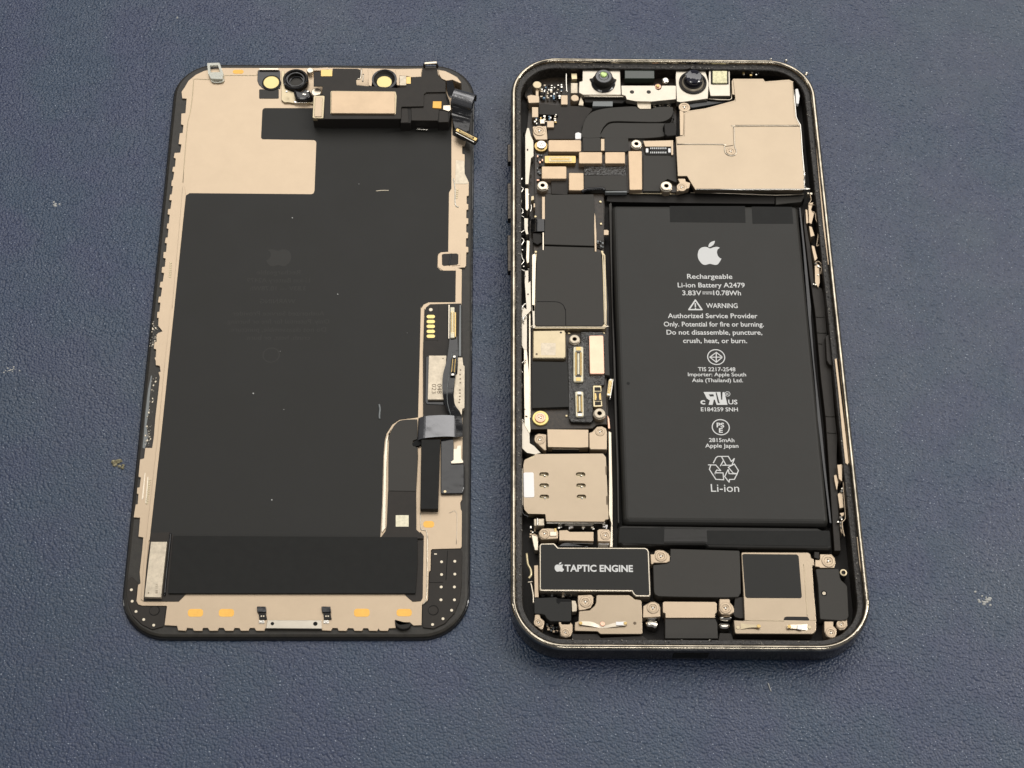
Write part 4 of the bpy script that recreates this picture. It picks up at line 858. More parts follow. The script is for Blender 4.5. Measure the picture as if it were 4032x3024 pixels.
smd(B_, c('K', 1855,650, 2090,650, 2090,705, 1870,700), 3.2, 9, [SHINY, MATTE, SILV], seed=21)
smd(ub, c('K', 1010,1258, 1240,1400, 1260,1410, 1010,1405), 3.9, 5, [MATTE, SLATE], seed=22)
smd(ub, c('K', 420,1260, 500,1260, 500,1640, 430,1640), 3.7, 20, [MATTE, FILMD, SLATE, COPPER], seed=23)
smd(B_, c('L', 20,640, 150,640, 180,860, 60,870), 3.0, 9, [SHINY, SLATE, MATTE], seed=24)
smd(B_, c('Q', 340,1310, 430,1400, 420,1560, 330,1480), 2.6, 12, [SHINY, MATTE, STEEL], seed=25)
smd(B_, c('S', 460,725, 930,735, 920,790, 460,780), 3.0, 12, [MATTE, SLATE, SILV], seed=26)
smd(B_, c('S', 525,1120, 690,1160, 680,1250, 560,1200), 2.4, 9, [MATTE, SLATE, STEEL], seed=27)
# ---- shields on the upper board
for px, r in ((rc('K', 565,1108,975,1255), .4), (rc('K', 945,1258,1236,1402), .3), (rc('K', 1270,1258,1522,1402), .3), (c('K', 1560,1245, 1732,1245) + c('M', 1735,150, 1575,152), .3), (rc('K', 482,1436,792,1592), .3), (c('K', 820,1516, 1005,1518) + c('M', 1008,158, 820,155), .2)):
    part('component_shield', ub, STEELP, px, 4.9, 3.3, r=r, bev=0.12)
connector(ub, rc('K', 520,1306,908,1396), 4.5, GOLD, GOLDP, 18, slot=CHIPM, h=1.1)
part('potting', ub, FOIL, c('K', 1010,1408, 1540,1408, 1540,1550, 1010,1548), 3.9, 3.2, r=0.2, bev=0.1)
part('insulating_film', ub, FILMG, c('K', 1012,1550, 1538,1548) + c('M', 1545,158, 1010,155), 4.4, 3.3, bev=0.06)
part('insulating_film', ub, FILMD, c('K', 790,1600, 600,1600) + c('M', 605,200, 800,208, 815,155, 815,20), 4.1, 3.3, bev=0.05)
part('insulating_film', ub, FILMG, c('K', 1745,1295, 2110,1300, 2150,1330) + c('M', 2165,60, 2050,15, 1975,60, 1955,130, 1960,165, 1745,165), 4.3, 3.3, bev=0.06)
part('insulating_film', ub, FILMG, c('K', 1960,1260, 1560,1090, 1730,1085), 3.6, 3.3, bev=0.02)
sm = part('camera_socket', B_, STEEL, c('K', 1745,1120, 2100,1112, 2110,1190, 2085,1192, 1770,1192), 4.7, 3.0, r=0.1, bev=0.08)
connector(B_, rc('K', 1775,1192,2092,1292), 4.5, MATTE, PRINT, 9, name='camera_plug', capm=WHITE, h=1.2)
part('socket_leg', sm, STEEL, rc('K', 2094,1112,2120,1295), 4.75, 3.0, bev=0.05)
part('film_edge', ub, SLATE, c('M', 1270,165, 1545,160, 1545,182, 1272,182), 4.35, 3.3, bev=0.08)
for b, x, y, r in (('K',1662,1155,62), ('M',495,92,64), ('M',2035,98,68)): standoff(B_, b, x, y, r, 5.2)
wire('film_curl', ub, GLOSS, c('M', 980,175, 1050,148, 1130,140, 1240,135, 1262,160), 4.7, 0.4)

# ---- main board, left of the battery
lb2 = part('main_circuit_board', B_, PCB, c('M', 400,200, 1255,200, 1260,900) + c('O', 1300,0, 1292,480, 1290,1488, 1200,1492, 1160,1500, 1115,1540, 345,1552, 332,1500), 3.5, 2.2, bev=0.08)
part('board_edge', lb2, CHIPM, c('O', 340,1530, 345,1515, 1110,1505, 1160,1465, 1290,1455, 1290,1490, 1200,1492, 1160,1502, 1115,1542, 345,1556), 2.8, 2.0, bev=0.05)
part('processor_cover', lb2, FILMG, c('M', 530,208, 1130,205, 1140,420, 1135,848, 515,828, 522,505), 4.9, 3.4, r=0.15, bev=0.10)
part('storage_cover', lb2, FILMG, c('M', 520,850, 1135,868, 1135,920, 1225,925) + c('O', 1252,0, 1255,235, 1235,262, 415,262, 398,240, 400,0) + c('M', 425,940, 440,880, 515,900), 4.95, 3.4, r=0.1, bev=0.10)
gf = c('M', 370,960, 420,940, 425,945, 408,1100, 398,1650) + c('O', 400,0, 398,240, 415,266, 1235,266, 1258,240, 1252,0) + c('M', 1235,960, 1222,925, 1240,915, 1275,960, 1290,1650) + c('O', 1292,5, 1290,280, 1262,298, 390,296, 372,275, 368,0)
part('shield_frame', lb2, CHIPM, gf, 4.75, 3.3, r=0.1, bev=0.16)
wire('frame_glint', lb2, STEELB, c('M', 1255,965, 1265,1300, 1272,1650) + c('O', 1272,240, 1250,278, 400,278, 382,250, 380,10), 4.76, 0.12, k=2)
wire('cover_groove', lb2, VOID, c('M', 425,1541, 640,1542, 710,1555, 755,1590, 775,1640) + c('O', 780,70, 783,255), 4.95, 0.07, k=3)
part('side_flange', lb2, STEEL, rc('M', 486,235,524,515), 4.9, 3.4, bev=0.06); part('side_flange', lb2, STEELB, rc('M', 494,680,510,915), 4.8, 3.4, bev=0.03)
part('side_flange', lb2, STEEL, c('M', 1140,430, 1152,480, 1165,700, 1165,918, 1142,918, 1135,600), 4.9, 3.4, bev=0.06)
for b, x, y, r in (('M',1213,295,16), ('M',1222,570,16), ('M',1235,918,16), ('M',405,480,16), ('M',410,920,18), ('O',822,352,15), ('O',792,1380,15), ('O',1253,352,17)): disc('gold_via', lb2, GOLDP, b, x, y, r, 3.75, 3.4, 0.08)
part('board_ear', lb2, STEEL, c('M', 1255,648, 1300,645, 1318,660, 1315,712, 1255,712), 3.6, 3.0, r=0.1)
smd(lb2, c('M', 1165,780, 1250,780, 1250,880, 1175,880), 3.8, 9, [MATTE, MATTE, FILMD, SLATE], seed=5)
ribbon('tape_loop', lb2, GLOSS, [(p, z) for p, z in zip(c('M', 350,515, 400,512, 440,512, 515,512), (3.2,4.4,4.8,4.9))], [(p, z) for p, z in zip(c('M', 345,680, 395,672, 440,665, 515,665), (3.2,4.4,4.8,4.9))], 0.2)
part('foam_block', lb2, MATTE, c('M', 370,690, 480,690, 485,800, 430,830, 375,800), 4.3, 3.4, r=0.15, bev=0.1)
chp = part('radio_chip', lb2, CHIPM, c('O', 372,318, 770,312, 785,345, 788,650, 765,665, 370,662), 4.9, 3.4, r=0.2, prof=[(0,-0.5),(0.06,-0.15),(0.22,0)])
disc('pin_mark', chp, PRINTD, 'O', 420,614, 14, 4.91, 4.8, 0); disc('pin_mark', chp, FILMG, 'O', 722,345, 14, 4.91, 4.8, 0)
part('chip_code_patch', chp, SILV, rc('O', 475,475,658,628), 4.915, 4.8, bev=0.01)
part('insulating_film', lb2, FILM, c('O', 358,705, 790,712, 808,745, 822,1270, 365,1285), 4.3, 3.4, r=0.1, bev=0.06)
pf = part('potting', lb2, FOIL, c('O', 968,335, 1240,335, 1290,385, 1265,985, 1245,1000, 1122,1002, 1122,1435, 1095,1465, 845,1455, 822,1410, 805,510, 830,480, 970,478), 4.4, 3.4, r=0.25, bev=0.15)
connector(pf, rc('O', 880,522,1000,955), 4.9, CREAM, GOLD, 24, vertical=True, slot=PCB, capm=GOLD, h=0.8)
connector(pf, c('O', 902,1080, 1000,1080, 1006,1388, 910,1390), 4.9, CREAM, GOLD, 14, vertical=True, slot=PCB, capm=SHINY, h=0.8)
bc = part('battery_socket', lb2, GOLDP, c('O', 1120,1003, 1225,1003, 1238,1268, 1125,1270), 4.7, 3.4, r=0.3, bev=0.08)
part('slot', bc, MATTE, c('O', 1140,1025, 1212,1025, 1220,1070, 1140,1070), 4.75, 4.5, r=0.1, bev=0.02); part('slot', bc, MATTE, c('O', 1145,1205, 1222,1205, 1222,1248, 1145,1250), 4.75, 4.5, r=0.1, bev=0.02)
part('slot', bc, PCB, rc('O', 1138,1078,1228,1200), 4.74, 4.5, r=0.05, bev=0.02)
part('blade', bc, GOLD, c('O', 1140,1095, 1160,1100, 1168,1150, 1160,1190, 1142,1180), 4.85, 4.5, r=0.05); part('blade', bc, GOLD, c('O', 1198,1105, 1220,1095, 1222,1180, 1205,1190, 1195,1150), 4.85, 4.5, r=0.05)
part('copper_shield', lb2, COPPER, c('O', 1072,382, 1250,380, 1264,860, 1082,860), 5.0, 3.6, r=0.3, bev=0.1)
part('soft_film', lb2, FILMG, c('O', 1265,385, 1310,390, 1322,700, 1330,880, 1268,870), 4.5, 2.5, r=0.1, bev=0.25)
connector(B_, c('O', 1318,930, 1365,915, 1335,1128, 1290,1135), 4.6, GOLDP, GOLD, 4, name='battery_plug', vertical=True, slot=GOLD, h=0.8, capm=SHINY)
wire('battery_lead', B_, SHINY, c('O', 1372,915, 1355,1040, 1330,1180), 4.4, 0.15)
standoff(lb2, 'O', 893,425, 62, 5.3, SILV); standoff(lb2, 'O', 1203,1348, 68, 5.3, SILV)
q, R_ = loc_r('O', 468,1406, 100, 4.0); lathe('gold_ring', lb2, [mat('board_gold', (0.80, 0.64, 0.24), 0.5, 0.4)], q, [(R_, 3.4), (R_, 3.9), (R_*0.96, 3.95), (R_*0.6, 3.95)], 36); screw(lb2, 'O', 466,1400, 68, 4.25, COPPER)
part('side_liner', B_, COPPER, c('O', 1300,1370, 1325,1420, 1335,1540, 1310,1540), 3.0, 1.5, bev=0.05)
# ---- bracket below the board
bk = part('cover_bracket', B_, STEEL, c('Q', 552,126, 1065,132, 1063,350, 960,355, 560,348), 5.1, 3.0, r=0.08, bev=0.12)
part('bracket_lip', B_, SHINY, c('Q', 612,352, 955,356, 952,382, 615,378), 4.2, 3.0, bev=0.06)
t1 = part('bracket_ear', B_, STEEL, c('Q', 1072,172, 1115,155, 1150,115, 1175,92, 1235,88, 1285,115, 1297,160, 1295,380, 1090,378, 1075,350), 4.9, 3.0, r=0.2, bev=0.12); screw(t1, 'Q', 1208,156, 60, 5.0)
t2 = part('bracket_ear', B_, STEEL, c('Q', 545,190, 540,390, 515,390, 420,300, 385,250, 400,200, 445,178), 4.6, 3.0, r=0.25, bev=0.12); screw(t2, 'Q', 460,252, 68, 4.7)
# ---- SIM tray housing
def pill(b, x, y, w_, h, z):
    return fillet(ccw([W(p, z)[:2] for p in rc(b, x-w_/2, y-h/2, x+w_/2, y+h/2)]), 0.5)
PH = [(512,690),(514,828),(516,968),(968,690),(972,828),(978,968)]
sim_px = c('Q', 398,436, 1245,430, 1282,475, 1300,900, 1315,1245, 1272,1250, 1265,1275, 540,1272, 530,1182, 315,1177, 268,1125, 258,1060, 256,570, 270,510, 310,492, 395,486)
part('sim_tray_housing', B_, STEELG, sim_px, 5.0, 4.55, r=0.15, holes=[pill('Q', x, y, 118, 58, 5.0) for x, y in PH])
sb = part('sim_tray_base', B_, CHIPM, c('Q', 275,500, 400,445, 1235,440, 1270,480, 1300,1235, 540,1262, 520,1170, 320,1165, 275,1120), 4.35, 2.0, bev=0.1)
for x, y in PH:
    disc('contact_stud', sb, SHINY, 'Q', x+8, y+12, 13, 4.75, 4.3, 0.1); part('contact_spring', sb, CHIPM, rc('Q', x-45, y-14, x+20, y+6), 4.5, 4.3, bev=0.03)
part('white_sticker', B_, WHITE, c('Q', 256,664, 384,662, 392,972, 262,975), 5.08, 4.9, r=0.35, bev=0.03)
part('side_lip', B_, STEELB, c('Q', 205,650, 235,620, 248,600, 250,1080, 210,1040), 4.6, 3.0, bev=0.1)
wire('housing_edge', B_, GLOSS, c('Q', 240,490, 235,600, 250,700, 250,1050, 240,1100, 250,1180, 320,1215), 4.4, 0.2, k=3)
part('side_rail', B_, STEELB, c('Q', 1312,145, 1350,165, 1365,900, 1368,1595, 1325,1595, 1345,1300, 1315,1180, 1318,700), 3.6, 1.5, bev=0.12)
part('side_clip', B_, PRINTD, c('Q', 1275,590, 1298,580, 1295,700, 1280,690), 5.05, 4.5, r=0.05); part('side_clip', B_, PRINTD, c('Q', 1285,960, 1308,950, 1305,1070, 1288,1060), 5.05, 4.5, r=0.05)
part('eject_bar', B_, SHINY, c('Q', 540,1276, 1270,1276, 1270,1300, 545,1300), 4.6, 3.0, bev=0.1)
smd(B_, c('Q', 640,1310, 1320,1310, 1330,1375, 640,1360), 3.4, 22, [SHINY, MATTE, WHITE, STEELB], seed=8)
part('steel_bar', B_, SHINY, c('Q', 770,1302, 1118,1302, 1118,1328, 770,1326), 4.0, 2.0, bev=0.1)
cy = part('vibration_pin', B_, SILV, c('Q', 385,1240, 515,1235, 515,1325, 388,1330), 4.4, 2.0, r=0.2, bev=0.25); wire('pin_band', cy, SHINY, c('Q', 430,1235, 432,1285, 430,1325), 4.4, 0.22)
# ---- lower bracket
lk = part('lower_bracket', B_, STEEL, c('Q', 445,1400, 490,1360, 560,1355, 660,1362, 690,1400, 685,1490, 480,1500, 445,1460), 4.5, 2.5, r=0.3, bev=0.15); screw(lk, 'Q', 518,1424, 68, 4.65)
part('gold_tab', lk, GOLD, rc('Q', 640,1358,668,1405), 4.7, 4.2, bev=0.05); part('block_lug', lk, STEELB, rc('Q', 585,1400,668,1455), 4.7, 4.2, r=0.1, bev=0.08)
part('lower_plate', B_, STEEL, c('Q', 700,1385, 800,1380, 830,1402, 1128,1402, 1128,1520, 700,1510), 4.6, 2.5, r=0.12, bev=0.15)
part('lower_plate_face', B_, SHINY, c('Q', 720,1520, 1125,1528, 1125,1555, 800,1548), 3.6, 2.0, bev=0.15)
pe = part('bracket_ear', B_, STEEL, c('Q', 1175,1385, 1200,1368, 1320,1372, 1340,1410, 1335,1525, 1180,1522), 4.5, 2.5, r=0.15, bev=0.1); screw(pe, 'Q', 1276,1445, 64, 4.6)
part('ear_face', B_, WHITE, c('Q', 1185,1532, 1325,1535, 1318,1560, 1195,1560), 3.6, 2.0, r=0.1, bev=0.08)
part('gasket_bulge', B_, GLOSS, smooth(c('Q', 700,1570, 740,1540, 820,1530, 950,1560, 1070,1592, 700,1592), 3), 4.0, 2.0, bev=0.2)
part('foil_flag', B_, STEELB, c('S', 350,10, 440,40, 440,215, 395,210, 380,150), 3.8, 2.0, r=0.2, bev=0.15)

# ---- vibration motor with its lettering
tp_px = c('S', 452,150, 470,122, 635,118, 655,130, 690,172, 1770,175, 1805,190, 1822,225, 1842,765, 1822,786, 1650,783, 1625,765, 1600,722, 468,716, 455,700)
tp = part('vibration_motor', B_, STEELB, tp_px, 5.1, 2.0, r=0.1, prof=[(0,-0.3),(0.05,-0.1),(0.16,0)])
ti_px = c('S', 470,155, 482,138, 628,136, 645,148, 680,188, 1765,192, 1792,205, 1804,232, 1824,755, 1812,768, 1660,766, 1642,752, 1612,704, 485,698, 472,685)
part('black_cover', tp, FILM, ti_px, 5.18, 5.0, r=0.1, bev=0.02)
writing('TAPTIC ENGINE', tp, PRINT, c('S', 770,472)[0], c('S', 1620,478)[0], 25, 5.19, 0.028)
def small_apple(b, x, y, h, z, m, par):
    k = h/298.0
    f = lambda P_: [(BOX[b][0]+(x+(px-297)*k)/3.16, BOX[b][1]+(y+(py-935)*k)/3.16) for px, py in P_]
    body = [((u-2700)*3.16, (v-700)*3.16) for u, v in apple]; leaf = [(284,860),(286,833),(305,808),(332,792),(360,786),(359,806),(345,833),(320,852),(300,861)]
    shape(par, m, f(body), z, 3); shape(par, m, f(leaf), z, 3)
small_apple('S', 703, 418, 118, 5.19, PRINT, tp)
tm = part('motor_ear', B_, STEEL, c('S', 1835,255, 1880,260, 1895,215, 1940,203, 2000,210, 2060,250, 2080,285, 2075,350, 2035,368, 1875,368, 1868,385, 1842,385), 4.6, 2.5, r=0.2, bev=0.12); screw(tm, 'S', 1968,282, 74, 4.75)
part('motor_side', B_, STEEL, c('S', 388,398, 440,395, 445,795, 395,798), 4.4, 2.0, r=0.1, bev=0.12)
wire('contact_spring', B_, GOLDP, c('S', 295,250, 310,380, 345,450, 350,520, 320,560), 4.6, 0.25); wire('contact_spring', B_, STEELB, c('S', 345,610, 375,760, 378,870), 4.4, 0.18)
wire('contact_spring', B_, STEELB, c('S', 305,610, 370,600), 4.6, 0.12)
# ---- bottom row
blk = part('microphone_block', B_, FILM, c('S', 388,805, 660,792, 690,810, 850,822, 852,1080, 830,1098, 590,1095, 545,1060, 520,1015, 480,1005, 390,1000), 4.6, 2.0, r=0.2, bev=0.15)
part('block_notch', blk, VOID, c('S', 665,812, 850,832, 848,850, 720,850, 695,880, 668,860), 4.62, 4.5, r=0.05, bev=0.01)
k1 = part('screw_ear', B_, STEEL, c('S', 398,1008, 455,1005, 470,1050, 515,1090, 515,1130, 490,1210, 440,1175, 385,1130, 390,1070), 4.4, 2.0, r=0.3, bev=0.12); screw(k1, 'S', 442,1108, 58, 4.5)
k2 = part('screw_ear', B_, STEEL, c('S', 688,1100, 725,1098, 728,1130, 835,1130, 838,1100, 872,1140, 868,1225, 840,1285, 780,1302, 720,1280, 708,1215, 715,1190), 4.4, 2.0, r=0.25, bev=0.12); screw(k2, 'S', 778,1232, 60, 4.5)
part('port_foil', B_, SILV, c('S', 855,835, 905,840, 925,900, 920,970, 860,975), 4.0, 2.0, r=0.1, bev=0.1)
k3 = part('screw_ear', B_, STEEL, c('S', 930,770, 1100,762, 1128,790, 1125,870, 1090,930, 1010,955, 945,960, 935,900), 4.5, 2.0, r=0.2, bev=0.12); screw(k3, 'S', 1028,850, 74, 4.65)
ps = part('port_shield', B_, STEELG, c('S', 945,975, 960,965, 1080,955, 1140,900, 1158,860, 1162,772, 1190,765, 1572,766, 1610,790, 1640,818, 1715,828, 1728,850, 1738,1245, 1720,1255, 1215,1255, 1175,1222, 900,1215, 892,1195, 895,1105, 940,1092), 4.9, 2.0, r=0.18, bev=0.15)
ribbon('leaf_contact', ps, STEELB, [(p, z) for p, z in zip(c('S', 955,1095, 1100,1100, 1240,1150, 1400,1110, 1530,1095), (5.3,5.2,4.95,5.2,5.35))], [(p, z) for p, z in zip(c('S', 955,1135, 1100,1155, 1240,1180, 1400,1160, 1530,1145), (5.3,5.2,4.93,5.2,5.35))], 0.08)
disc('gold_tip', ps, GOLD, 'S', 968,1115, 22, 5.42, 5.2, 0.05); disc('gold_tip', ps, GOLD, 'S', 1525,1118, 20, 5.46, 5.2, 0.05); disc('copper_stud', ps, COPPER, 'S', 1240,1125, 32, 5.15, 4.8, 0.1)
part('white_tip', ps, WHITE, rc('S', 1408,1100,1500,1142), 5.45, 5.3, bev=0.03)
disc('round_hole', ps, PRINTD, 'S', 1642,1118, 20, 4.92, 4.8, 0)
k4 = part('screw_ear', B_, STEEL, c('S', 1745,905, 1780,885, 1840,850, 1890,848, 1945,880, 1962,930, 1960,1040, 1740,1050), 4.5, 2.0, r=0.2, bev=0.15); screw(k4, 'S', 1868,925, 76, 4.65)
part('solder_lump', B_, SHINY, smooth(c('S', 1770,1110, 1800,1080, 1900,1080, 1935,1110, 1925,1165, 1890,1188, 1860,1170, 1800,1165), 3), 3.6, 1.5, bev=0.5)
part('solder_lump', B_, SHINY, smooth(c('S', 1780,1040, 1860,1000, 1950,1000, 1930,1060, 1860,1080, 1800,1070), 3), 4.0, 1.5, bev=0.5)
cpx = part('port_cover', B_, STEEL, c('T', 30,860, 55,848, 680,852, 702,870, 702,985, 682,1000, 680,1052, 65,1052, 62,995, 32,985), 5.0, 2.0, r=0.12, bev=0.15)
part('port_foam', B_, FILMG, c('T', 62,1062, 682,1062, 708,1120, 715,1308, 62,1306), 4.7, 1.5, r=0.05, bev=0.08)
k5 = part('screw_ear', B_, STEEL, c('T', 735,815, 862,815, 868,860, 905,900, 920,940, 915,985, 870,1012, 760,1008, 728,960), 4.5, 2.0, r=0.2, bev=0.12); screw(k5, 'T', 812,928, 74, 4.65)
part('solder_lump', B_, SHINY, smooth(c('T', 735,1040, 800,1015, 880,1020, 900,1050, 860,1080, 750,1070), 3), 4.0, 1.5, bev=0.5)
part('solder_lump', B_, SHINY, smooth(c('T', 722,1130, 760,1110, 850,1115, 875,1150, 840,1190, 750,1185), 3), 3.6, 1.5, bev=0.5)
part('bottom_rail', B_, FILMD, c('S', 860,1250, 1180,1250, 1215,1300, 1740,1275, 1800,1320) + c('T', 60,1330, 720,1340, 740,1240, 880,1245, 905,1320, 1870,1330, 1910,1350, 1600,1380, 200,1375) + c('S', 1300,1370, 860,1350), 4.2, 1.2, r=0.1, bev=0.1)
part('middle_film', B_, FILMG, c('S', 2082,190) + c('T', 128,192, 985,215, 995,400, 1002,740, 970,792, 820,798, 200,790) + c('S', 1935,782, 1895,760, 1880,720, 1870,395, 2035,378, 2080,352), 4.7, 2.0, r=0.25, bev=0.1)
part('side_film', B_, FILMD, c('T', 930,800, 1030,790, 1042,1055, 990,1060, 930,1040, 905,1000), 4.3, 2.0, r=0.15, bev=0.08)
sp = part('loudspeaker', B_, STEELG, c('T', 1005,250, 1022,232, 1840,235, 1868,255, 1880,305, 1912,318, 1916,398, 1892,408, 1910,700, 1942,1075, 1938,1210, 1915,1245, 1890,1256, 940,1252, 925,1235, 912,1085, 925,1078, 1030,1085, 1046,1078, 1030,700), 4.95, 2.0, r=0.25, bev=0.18)
part('speaker_pad', sp, FILM, c('T', 1020,268, 1040,256, 1700,262, 1722,285, 1762,790, 1745,805, 1080,802, 1058,785), 5.03, 4.9, r=0.2, bev=0.03)
part('speaker_slot', sp, MATTE, c('T', 1532,1080, 1545,1045, 1570,1035, 1830,1038, 1855,1070, 1848,1086), 4.97, 4.7, r=0.1, bev=0.01)
wire('speaker_seam', sp, CHIPM, c('T', 1782,385, 1800,600, 1815,850, 1828,1030), 4.95, 0.06); wire('speaker_seam', sp, CHIPM, c('T', 1045,1084, 1540,1090), 4.95, 0.07); wire('speaker_seam', sp, CHIPM, c('T', 1855,1082, 1935,1080), 4.95, 0.06)
ribbon('leaf_contact', sp, CHIPM, [(p, z) for p, z in zip(c('T', 1000,1115, 1120,1135, 1245,1135), (5.05,5.3,5.5))], [(p, z) for p, z in zip(c('T', 1000,1195, 1120,1172, 1248,1172), (5.05,5.3,5.5))], 0.08); disc('gold_tip', sp, GOLD, 'T', 1225,1153, 24, 5.58, 5.4, 0.05)
ribbon('leaf_contact', sp, STEELB, [(p, z) for p, z in zip(c('T', 1830,1130, 1720,1135, 1580,1138), (5.05,5.3,5.5))], [(p, z) for p, z in zip(c('T', 1830,1210, 1720,1190, 1580,1180), (5.05,5.3,5.5))], 0.08); disc('gold_tip', sp, GOLD, 'T', 1605,1158, 24, 5.58, 5.4, 0.05)
part('white_tip', sp, WHITE, c('T', 1705,1142, 1760,1140, 1765,1200, 1705,1190), 5.52, 5.3, bev=0.03)
disc('stud', sp, CHIPM, 'T', 965,1170, 24, 5.05, 4.8, 0.05); disc('stud', sp, CHIPM, 'T', 1858,1168, 24, 5.05, 4.8, 0.05)
k6 = part('screw_ear', B_, STEEL, c('T', 1985,258, 2130,258, 2175,310, 2182,370, 2165,432, 1985,432, 1980,420, 1925,415, 1925,328, 1985,330), 4.6, 2.0, r=0.2, bev=0.12); screw(k6, 'T', 2092,342, 84, 4.75)
sblk = part('antenna_block', B_, FILMG, c('U', 985,442, 1272,440, 1285,540, 1300,580, 1350,625, 1378,660, 1395,1030, 1372,1075, 1300,1085, 1040,1068, 1015,640), 4.8, 2.0, r=0.3, bev=0.12)
q, R_ = loc_r('U', 1090,745, 36, 4.85); lathe('deep_hole', sblk, [VOID, SILV], q, [(R_*1.05, 4.78, 0), (R_, 4.83, 0), (R_*0.6, 4.82, 0), (R_*0.3, 4.82, 1)], 24)
k7 = part('screw_ear', B_, STEEL, c('U', 1240,1110, 1290,1090, 1345,1080, 1375,1055, 1385,1150, 1345,1200, 1290,1208, 1245,1170), 4.4, 2.0, r=0.2, bev=0.12); screw(k7, 'U', 1302,1132, 58, 4.55)
k8 = part('screw_ear', B_, STEEL, c('U', 1090,1092, 1205,1092, 1205,1150, 1245,1190, 1250,1250, 1225,1300, 1170,1312, 1115,1280, 1092,1220), 4.4, 2.0, r=0.2, bev=0.12); screw(k8, 'U', 1178,1236, 68, 4.55)
part('film_block', B_, FILMD, c('T', 1918,230, 1975,235, 1978,322, 1915,300), 4.3, 2.0, bev=0.05)
# ---- right hand channel
part('side_channel', B_, FILMD, c('N', 1480,400, 1510,620, 1560,900, 1600,1320, 1700,1380, 1740,1640) + c('P', 1730,0, 1760,380, 1740,420, 1760,720, 1810,790, 1860,1400, 1890,1659) + c('R', 1880,480, 1900,1100, 1930,1640, 1850,1640, 1780,600, 1740,0) + c('P', 1680,900, 1610,100) + c('N', 1540,1200, 1470,600), 3.8, 1.2, bev=0.1)
for x0, y0, x1, y1 in ((1620,150,1725,152), (1640,345,1745,350), (1655,480,1700,485), (1740,1385,1850,1388), (1765,1590,1870,1595)): wire('channel_rib', B_, FILMG, c('P', x0,y0,x1,y1), 3.85, 0.15)
part('channel_block', B_, FILMD, c('P', 1738,395, 1770,370, 1862,400, 1875,660, 1830,760, 1785,740, 1755,690), 5.0, 2.0, r=0.2, bev=0.15)
for px, z in ((c('N', 1525,320, 1590,300, 1560,400, 1600,440, 1565,575, 1535,560), 4.6), (c('N', 1535,600, 1570,610, 1605,720, 1555,735), 4.5), (c('N', 1565,840, 1600,850, 1640,1000, 1605,1040, 1575,900), 4.6), (c('N', 1490,390, 1515,400, 1530,560, 1500,570), 4.2), (c('N', 1605,1060, 1660,1080, 1670,1300, 1650,1370, 1610,1300), 4.3),
    (c('R', 1885,570, 1950,560, 1945,780, 1905,740), 5.0), (c('R', 1845,700, 1875,690, 1900,780, 1880,900, 1850,760), 4.4), (c('R', 1890,930, 1950,900, 1965,1100, 1915,1110), 4.3), (c('R', 1915,1170, 1975,1160, 1965,1200, 1940,1215), 4.4), (c('R', 1915,1290, 1940,1260, 1955,1440, 1930,1400), 4.2)):
    part('side_spring_plate', B_, STEEL, px, z, 2.0, r=0.08, bev=0.12)
for b, pts in (('N', (1545,200, 1560,280, 1530,330, 1610,340)), ('N', (1570,420, 1610,440, 1620,520, 1650,600, 1645,740, 1630,850, 1660,830)), ('N', (1610,1060, 1650,1040, 1690,1090, 1680,1200)), ('R', (1960,780, 1965,900, 1980,1100, 1985,1240, 1945,1290, 1960,1400, 1975,1460))):
    wire('button_spring', B_, STEEL, c(b, *pts), 4.6, 0.13, k=3)
it = []
for k in range(18):
    b, x, y = rd.choice((('N', 1630, rd.uniform(1060,1360)), ('N', 1560, rd.uniform(180,900)), ('R', 1920, rd.uniform(560,1450))))
    p = W(c(b, x+rd.uniform(-40,40), y)[0], 4.4); s = rd.uniform(0.1, 0.28); it.append((p.x, p.y, s, s, 3, 4.4+rd.uniform(0,.3), rd.random()*3, rd.randrange(3)))
boxes('button_contacts', B_, [SHINY, RESID, STEELB], it)
q, R_ = loc_r('U', 1330,490, 44, 4.6); lathe('rubber_grommet', B_, [MATTE, CHIPM], q, [(R_*1.3, 2, 0), (R_*1.2, 4.5, 0), (R_, 4.7, 0), (R_*0.6, 4.75, 1), (R_*0.3, 4.5, 0)], 24)
part('battery_top_wall', B_, MATTE, c('M', 1300,200, 1620,195, 2160,205) + c('N', 120,190, 1000,215, 1470,215, 1480,260, 1110,240, 1105,325, 0,315) + c('M', 1360,300, 1290,290), 3.0, 1.2, bev=0.1)
wire('wall_edge', B_, CHIPM, c('M', 1610,198, 1900,195, 2150,205) , 3.4, 0.15, k=2); wire('wall_edge', B_, STEELB, c('N', 60,185, 600,195, 1080,215, 1470,205), 3.4, 0.14, k=2)
part('clear_film', B_, FILMG, c('N', 1115,240, 1480,225, 1440,300, 1120,335), 3.2, 1.4, bev=0.15)
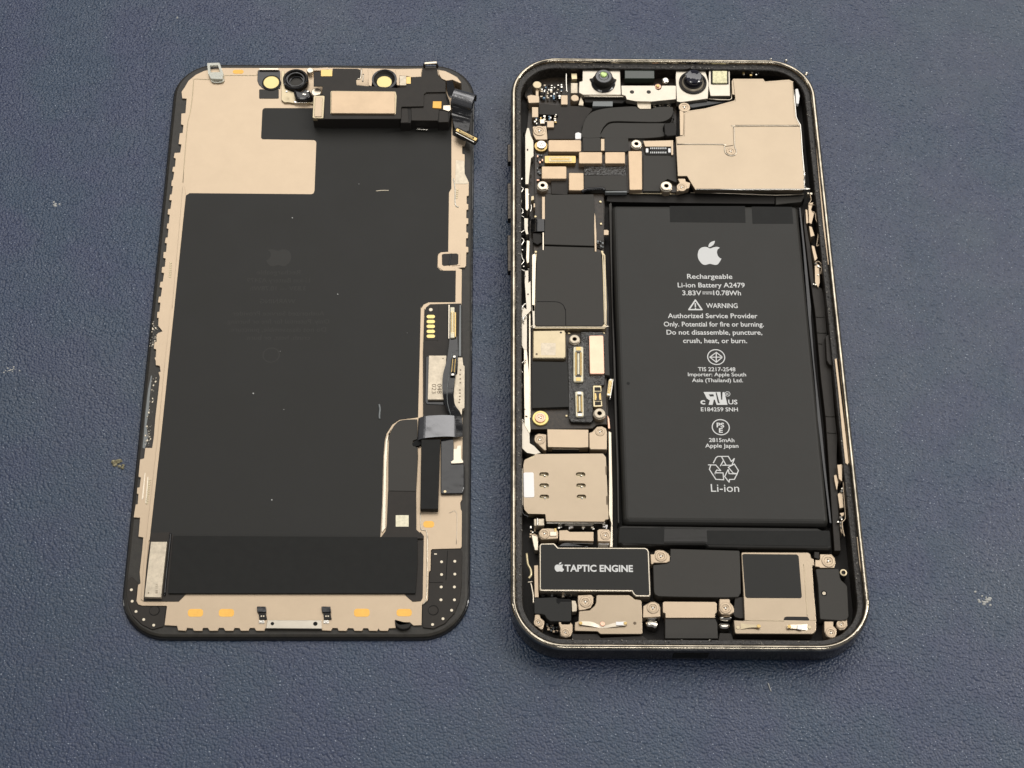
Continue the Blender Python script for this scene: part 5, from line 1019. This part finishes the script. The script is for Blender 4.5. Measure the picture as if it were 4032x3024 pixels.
for k, (b, x, y, r) in enumerate((('L',1378,105,18), ('L',1565,120,24), ('L',1820,280,28))):
    p = W(c(b, x, y)[0], 6.8); lathe('rim_burr', fr_, [SHINY], p, [(r*0.018, 6.5), (r*0.016, 6.9), (r*0.006, 7.05)], 8)

# ================================================================== bits lying on the mat
def crumb(name, label, cat, px, n, spread, size, m, seed, h=0.5, group=None):
    rr = random.Random(seed); q = W(px, 0); V = []; F = []
    for k in range(n):
        cx = q.x+rr.gauss(0, spread[0]); cy = q.y+rr.gauss(0, spread[1]); s = size*rr.uniform(0.5, 1.2); b = len(V)
        for zz, ss in ((0, 1), (h*s*0.6, 0.9), (h*s, 0.4)):
            for i in range(7):
                a = 2*math.pi*i/7+rr.uniform(-.2,.2); r_ = s*ss*rr.uniform(0.7, 1.1); V.append((cx+r_*math.cos(a), cy+r_*math.sin(a)*0.8, zz))
        for l in range(2):
            for i in range(7): F.append((b+l*7+i, b+l*7+(i+1) % 7, b+l*7+7+(i+1) % 7, b+l*7+7+i))
        F.append(tuple(b+14+i for i in range(7)))
    o = mesh_obj(name, V, F, m, None, label); o['category'] = cat
    if group: o['group'] = group
    return o
crumb('debris_crumb', 'brown and tan crumb on the mat left of the face-down screen', 'crumb', (464, 1825), 16, (0.9, 0.5), 0.55, CRUMB, 3, 0.9)
crumb('lint_speck', 'whitish lint fleck on the mat in the upper left part', 'lint', (215, 808), 9, (0.5, 0.4), 0.3, LINT, 4)
crumb('lint_speck', 'pale lint smear on the mat close to the left edge of the picture', 'lint', (36, 1458), 14, (0.9, 0.5), 0.22, LINT, 5)
crumb('lint_speck', 'pinkish white lint fleck on the mat to the lower right of the phone body', 'lint', (3886, 2360), 16, (1.0, 0.7), 0.38, LINT, 6)
crumb('lint_speck', 'tiny pale speck on the mat above the top left corner of the screen', 'lint', (697, 70), 3, (0.15, 0.15), 0.26, LINT, 8)
o = wire('fibre', None, LINT, [(3025, 2690), (3029, 2703), (3036, 2722)], 0.15, 0.10); o['label'] = 'short pale yellowish fibre on the mat below the phone body'; o['category'] = 'fibre'
